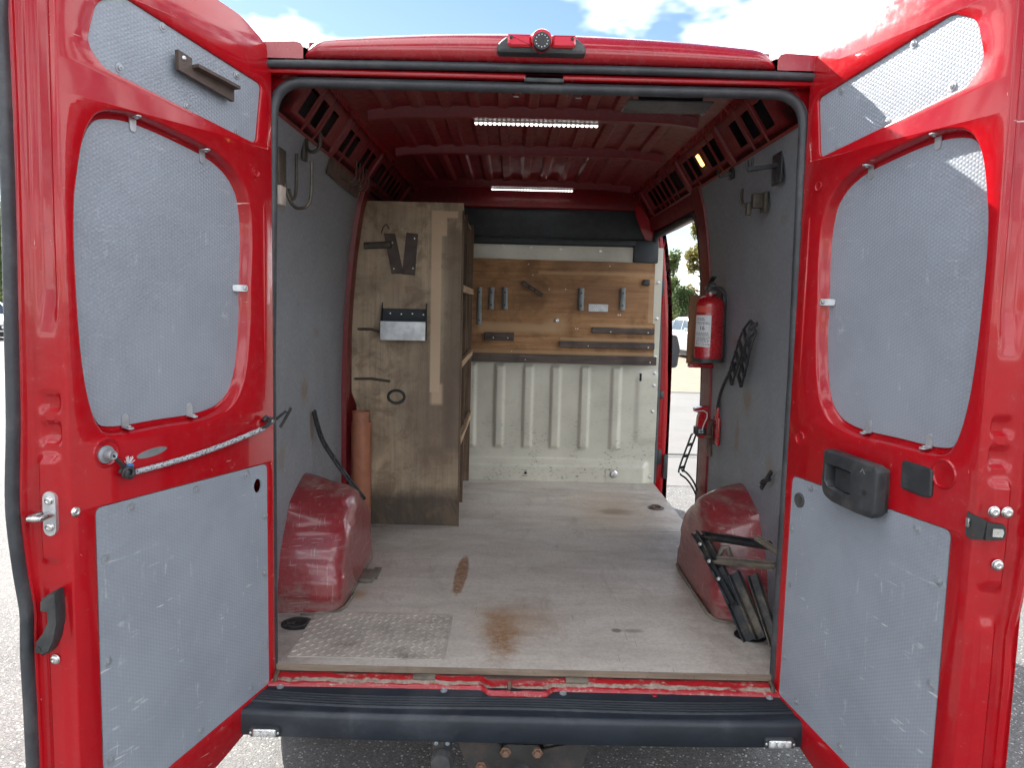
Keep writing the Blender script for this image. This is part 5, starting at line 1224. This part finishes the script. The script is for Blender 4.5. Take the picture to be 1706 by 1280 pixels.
# ---- hooks screwed to the linings
def J(mb, pts, r): mb.tube(smooth_path(pts, 6), r, 7)
mb = MB(); mb.bbox((-.812, .185, 2.03), (-.800, .262, 2.165), .002); J(mb, [(-.80, .24, 2.06), (-.79, .245, 2.02), (-.765, .235, 1.985), (-.725, .215, 1.985), (-.712, .225, 2.02), (-.715, .245, 2.13)], .0055); J(mb, [(-.80, .29, 2.05), (-.795, .31, 2.02), (-.790, .335, 2.05), (-.795, .36, 2.175)], .0055); build(mb, 'wall_hook', 'hook', lin_l, 60)
mb = MB(); mb.bbox((-.835, .165, 1.985), (-.790, .225, 2.045), .003); build(mb, 'wood_block', 'white_wood', lin_l)
mb = MB(); J(mb, [(-.79, .47, 2.27), (-.785, .46, 2.215), (-.765, .45, 2.20), (-.742, .45, 2.215), (-.738, .455, 2.265)], .006); mb.bbox((-.80, .44, 2.17), (-.788, .48, 2.25), .002); build(mb, 'wall_hook', 'hook', lin_l, 60)
mb = MB(); mb.add([(-.800, .80, 2.185), (-.79, .80, 2.245), (-.79, 1.36, 2.238), (-.80, 1.36, 2.17), (-.788, .80, 2.183), (-.778, .80, 2.243), (-.778, 1.36, 2.236), (-.788, 1.36, 2.168)], [(0, 1, 2, 3), (4, 7, 6, 5), (0, 4, 5, 1), (1, 5, 6, 2), (2, 6, 7, 3), (3, 7, 4, 0)])
for y in (1.0, 1.07, 1.14, 1.21, 1.28): J(mb, [(-.785, y, 2.20), (-.755, y, 2.185), (-.735, y, 2.195), (-.725, y, 2.22), (-.722, y, 2.275)], .0035)
build(mb, 'hook_rack', 'rusty', lin_l, 50)
mb = MB(); mb.bbox((-.872, .255, 1.265), (-.866, .29, 1.335), .002); bar(mb, (-.866, .275, 1.27), (-.815, .30, 1.315), .026, .004, (0, 0, 1)); bar(mb, (-.83, .285, 1.262), (-.800, .31, 1.325), .026, .005, (-1, 0, .4)); build(mb, 'wall_bracket', 'plastic', lin_l)
mb = MB(); mb.bbox((.798, .285, 2.11), (.806, .375, 2.225), .002); bar(mb, (.80, .335, 2.165), (.708, .338, 2.150), .03, .012, (0, 0, 1)); J(mb, [(.720, .335, 2.155), (.706, .335, 2.16), (.700, .335, 2.185)], .006); J(mb, [(.740, .345, 2.155), (.726, .35, 2.165), (.724, .35, 2.195)], .004); build(mb, 'wall_hook', 'plastic', lin_r, 50)
mb = MB(); mb.bbox((.782, .80, 2.205), (.792, .85, 2.255), .002); bar(mb, (.785, .82, 2.222), (.745, .83, 2.210), .022, .01, (0, 0, 1)); J(mb, [(.750, .83, 2.212), (.738, .83, 2.218), (.735, .83, 2.24)], .004); build(mb, 'wall_hook', 'plastic', lin_r, 50)
mb = MB(); mb.bbox((.805, .455, 2.035), (.818, .505, 2.105), .002); mb.bbox((.77, .47, 2.05), (.806, .50, 2.10), .003); J(mb, [(.80, .48, 2.065), (.76, .485, 2.058), (.735, .485, 2.062), (.728, .485, 2.085), (.728, .485, 2.115)], .005); J(mb, [(.80, .505, 2.07), (.752, .51, 2.064), (.742, .51, 2.09), (.742, .51, 2.12)], .004); mb.bbox((.752, .475, 2.025), (.768, .50, 2.07), .003); build(mb, 'wall_hook', 'hook', lin_r, 50)
mb = MB(); bar(mb, (.872, .41, 1.125), (.850, .445, 1.055), .016, .008, (-1, 0, 0)); mb.tube([(.86, .40, 1.10), (.845, .425, 1.085), (.85, .45, 1.075)], .009, 7); build(mb, 'wall_clip', 'rubber', lin_r)
for y, z in ((.40, 1.585), (1.17, 1.23), (.86, 1.02), (.55, 1.13), (.95, 1.72), (.30, 1.88)):
    place(DOT, 'lining_screw', lin_r, (wallX(z)-.0008, y, z), (-1, 0, 0))

# ---- folded steel rack leaning in the right wheel arch
rk = thing('steel_rack', (.76, .5, .56), 'dusty black steel rack of angle bars leaning against the right wheel arch', 'steel rack')
def channel(a, b, w, t, up, name='channel_bar', mat='iron', lip=.0):
    a, b, up = Vector(a), Vector(b), Vector(up); d_ = (b-a).normalized(); up = (up-d_*up.dot(d_)).normalized(); sd = d_.cross(up); mb = MB(); th_ = .004
    prof = [(-w/2, t), (-w/2, 0), (w/2, 0), (w/2, t), (w/2-th_, t), (w/2-th_, th_), (-w/2+th_, th_), (-w/2+th_, t)]
    mb.loft([[p+sd*x+up*y for x, y in prof] for p in (a, b)], True, True, True); return build(mb, name, mat, rk)
channel((.652, .56, .850), (.735, .325, .672), .024, .022, (-.7, -.5, .5))
channel((.678, .555, .850), (.762, .320, .672), .024, .022, (-.7, -.5, .5))
channel((.706, .42, .765), (.782, .262, .568), .046, .020, (-.75, -.6, .4))
channel((.745, .36, .770), (.812, .235, .590), .040, .024, (-.75, -.6, .4))
channel((.782, .275, .795), (.830, .150, .600), .036, .02, (-.75, -.6, .4))
channel((.672, .550, .842), (.835, .270, .893), .026, .018, (-.3, -.6, .7), 'cross_bar', 'iron')
channel((.697, .435, .785), (.838, .235, .835), .026, .014, (-.2, -.5, .8), 'cross_bar', 'iron_dusty')
channel((.790, .30, .915), (.868, .18, .875), .020, .010, (-.2, -.5, .8), 'cross_bar', 'iron_dusty')
mb = MB(); mb.tube([(.715, .46, .80), (.720, .44, .835), (.733, .43, .84), (.745, .435, .81)], .010, 7); build(mb, 'hinge_knuckle', 'iron_dusty', rk, 50)
for t in (.2, .45, .7): place(BSCREW, 'rack_bolt', rk, Vector((.652, .56, .850)).lerp(Vector((.735, .325, .672)), t)+Vector((-.018, -.014, .014)), (-.7, -.5, .5), 0, .6)

# ================================================================== outside, seen past the doors
for y0, lab in ((6.55, 'nearer narrow dark drain slot across the sunlit road, past the side doorway'), (13.45, 'farther narrow dark drain slot at the edge of the beige paving')):
    mb = MB(); mb.bbox((1.35, y0, .001), (45, y0+.10, .012), .002, 1); mb2 = MB(); mb2.bbox((1.35, y0-.10, .0), (45, y0-.002, .009), .002, 1)
    t = thing('drain_channel', (8, y0, 0), lab, 'drain', 'drain slots across the road'); build(mb, 'grating', 'dark', t); build(mb2, 'concrete_edge', 'concrete', t)

def car(name, loc, rz, paintm, label, group):
    t = thing(name, (0, 0, 0), label, 'car', group); c, s_ = math.cos(rz), math.sin(rz)
    def T(x, y, z): return Vector((loc[0]+c*x-s_*y, loc[1]+s_*x+c*y, loc[2]+z))
    # side profile (y along the car, nose at -y), lofted over half-widths
    low = [(-2.10, .30), (-2.14, .55), (-2.05, .72), (-1.2, .90), (.2, .96), (1.5, .98), (2.05, .94), (2.12, .6), (2.05, .30)]
    top = [(-1.15, .90), (-.45, 1.38), (.1, 1.46), (.9, 1.44), (1.65, 1.22), (1.95, .96)]
    mb = MB(); secs = [(-.86, .90, .06), (-.84, .97, .02), (-.78, 1.0, 0), (0, 1.0, 0), (.78, 1.0, 0), (.84, .97, .02), (.86, .90, .06)]
    def sec(x, k, d): return [T(x*(1-.10*max(0, (abs(y)-1.5)/.6)**2), y*(1-.02*(1-k)*10*.2)-0, .30+(z-.30)*(1 if z < .5 else (1-d*.8))) for y, z in low]
    mb.loft([sec(*q) for q in secs], True, True, True); body = build(mb, 'body', paintm, t, 40)
    mb = MB(); L = []
    for x, k in ((-.70, 0), (-.66, .9), (-.60, 1), (.60, 1), (.66, .9), (.70, 0)):
        xx = x*(1.12 if abs(x) > .68 else 1)
        L.append([T(xx, y, .93+(z-.93)*(k if k else .0)) for y, z in top])
    mb.loft(L, False); cab = build(mb, 'roof', paintm, t, 40)
    def quad(nm, pts, m_): mb = MB(); mb.loft([[Vector(p) for p in pts], [Vector(p)+(T(0, 0, 0)-T(0, 0, 0)) for p in pts]], True, True); mb = MB(); mb.add(pts, [(0, 1, 2, 3)]); return build(mb, nm, m_, t, 0, recalc=False)
    quad('windscreen', [T(-.58, -1.10, .945), T(.58, -1.10, .945), T(.54, -.50, 1.355), T(-.54, -.50, 1.355)], 'glass')
    quad('rear_window', [T(.56, 1.90, 1.0), T(-.56, 1.90, 1.0), T(-.52, 1.64, 1.235), T(.52, 1.64, 1.235)], 'glass')
    for sd in (-1, 1):
        for y0, y1 in ((-.75, .05), (.12, .95), (1.0, 1.5)):
            zt0 = 1.38 if y0 > -.5 else 1.20
            quad('side_window', [T(sd*.775, y0, .99), T(sd*.775, y1, .99), T(sd*.685, min(y1, 1.25), 1.36 if y1 < 1.2 else 1.26), T(sd*.685, y0+.22 if y0 < -.5 else y0, 1.34)], 'glass')
        for y in (-1.35, 1.35):
            mb = MB(); mb.lathe([(.20, -.09), (.30, -.09), (.315, -.06), (.315, .06), (.30, .09), (.20, .09)], Matrix.Translation(T(sd*.78, y, .315)) @ Matrix.Rotation(rz, 4, 'Z') @ Matrix.Rotation(R(90), 4, 'Y'), 24); wh = build(mb, 'wheel', 'rubber', t, 35)
            mb = MB(); mb.lathe([(.20, -.085), (.20, .085), (.06, .095)], Matrix.Translation(T(sd*.78, y, .315)) @ Matrix.Rotation(rz, 4, 'Z') @ Matrix.Rotation(R(90), 4, 'Y'), 20); build(mb, 'rim', 'zinc', wh)
        mb = MB(); mb.bbox((sd*.55-.17, -2.13, .60), (sd*.55+.17, -1.98, .74), .03, T=T); build(mb, 'headlight', 'headlamp', t)
        mb = MB(); mb.bbox((sd*.62-.14, 2.02, .70), (sd*.62+.14, 2.125, .88), .02, T=T); build(mb, 'tail_light', 'lens_red', t)
        mb = MB(); mb.bbox((sd*.88-.08, -.80, .96), (sd*.88+.08, -.70, 1.08), .03, T=T); build(mb, 'mirror', paintm, t)
    mb = MB(); mb.bbox((-.55, -2.165, .36), (.55, -2.10, .56), .03, T=T); build(mb, 'grille', 'ink', t)
    mb = MB(); mb.bbox((-.26, -2.18, .42), (.26, -2.16, .52), .004, T=T); build(mb, 'number_plate', 'label_white', t)
    mb = MB(); mb.bbox((-.70, -1.9, .10), (.70, 1.9, .36), .02, T=T); build(mb, 'underbody', 'ink', t)
car('parked_car', (6.75, 25.2, .008), R(8), 'car_silver', 'silver car parked nose-on beyond the beige paving, seen through the side doorway', 'parked cars')
car('parked_car', (-20.6, 27.5, 0), R(60), 'car_white', 'white car parked far off at the left edge behind the left rear door', 'parked cars')

def tree(loc, h, rad, z0, leaf, n, seed, label, lsz=.10, name='autumn_tree', clumps=26, cat='tree', trunk=True):
    rnd = random.Random(seed); t = thing(name, loc, label, cat); B = Vector(loc); mb = MB()
    limbs = []
    if trunk:
        mb.tube([B+Vector((0, 0, -.05)), B+Vector((.03*h*.2, 0, h*.3)), B+Vector((0, .02, h*.6)), B+Vector((0, 0, h*.92))], [h*.028, h*.022, h*.013, h*.004], 8)
        for k in range(12):
            z = h*(.22+.6*k/12); a = rnd.uniform(0, 6.28); l = rad*rnd.uniform(.6, .95)*(1-.4*k/12)
            p0 = B+Vector((0, 0, z)); p2 = B+Vector((l*math.cos(a), l*math.sin(a), z+l*.6)); mb.tube([p0, p0.lerp(p2, .5)+Vector((0, 0, -.05*l)), p2], [h*.010, h*.006, h*.002], 5)
        build(mb, 'trunk', 'bark', t, 50)
    cl = []
    for k in range(clumps):
        zc = z0+(h-z0)*rnd.random()**.9; f = (zc-z0)/(h-z0); rr = rad*(1.0-.75*f**1.6)*(.55+.45*min(1, f*5+.3)); a = rnd.uniform(0, 6.28); q = rr*math.sqrt(rnd.random())*.85
        cl.append((Vector((q*math.cos(a), q*math.sin(a), zc)), rad*rnd.uniform(.22, .42)))
    V, F = [], []
    for i in range(n):
        c_, r_c = cl[int(rnd.random()*len(cl))]
        d_ = Vector((rnd.gauss(0, 1), rnd.gauss(0, 1), rnd.gauss(0, .8))); p = B+c_+d_.normalized()*r_c*rnd.random()**.45
        if p.z < B.z+z0*.7+.05: p.z = B.z+z0*.7+.05+rnd.random()*.3
        a = Vector((rnd.gauss(0, 1), rnd.gauss(0, 1), rnd.gauss(0, 1))).normalized(); b = a.orthogonal().normalized(); s_ = lsz*rnd.uniform(.6, 1.3)
        k = len(V); V += [p-a*s_*.5, p+b*s_*.3, p+a*s_*.5, p-b*s_*.3]; F.append((k, k+1, k+2, k+3))
    mb = MB(); mb.add(V, F); build(mb, 'crown', leaf, t, 0, recalc=False)
tree((13.9, 55, 0), 8.1, 1.9, 1.2, 'leaf_yellow', 9000, 3, 'tall yellowing tree beyond the parked silver car', .24)
tree((11.2, 52, 0), 5.6, 1.6, .6, 'leaf_pale', 5000, 8, 'pale green tree left of the yellowing tree', .22, 'garden_tree')
tree((9.5, 41, 0), 2.9, 1.3, .1, 'leaf_green', 5000, 5, 'dark green bush behind the parked silver car', .13, 'garden_bush', 20, 'bush')
tree((-30.5, 42, 0), 7.4, 3.0, .8, 'leaf_pale', 8000, 9, 'green tree at the far left edge beyond the white car', .26, 'roadside_tree')
def house():
    t = thing('house', (14.6, 62, 0), 'low brick house with a pale roof behind the yellowing tree', 'house')
    mb = MB(); mb.box((13.0, 60, 0), (22, 68, 2.5)); build(mb, 'wall', 'brick', t, 0)
    mb = MB(); mb.add([(12.7, 59.6, 2.45), (22.3, 59.6, 2.45), (22.3, 68.4, 2.45), (12.7, 68.4, 2.45), (16.5, 64, 4.0), (19, 64, 4.0)], [(0, 1, 5, 4), (1, 2, 5), (2, 3, 4, 5), (3, 0, 4), (0, 3, 2, 1)]); build(mb, 'roof', 'roof_pale', t, 0)
    for x in (14.2, 17.0, 19.8):
        mb = MB(); mb.bbox((x, 59.95, .9), (x+1.3, 60.02, 2.1), .01); w = build(mb, 'window', 'label_white', t); mb = MB(); mb.box((x+.08, 59.93, .98), (x+1.22, 59.949, 2.02)); build(mb, 'pane', 'glass', w)
house()
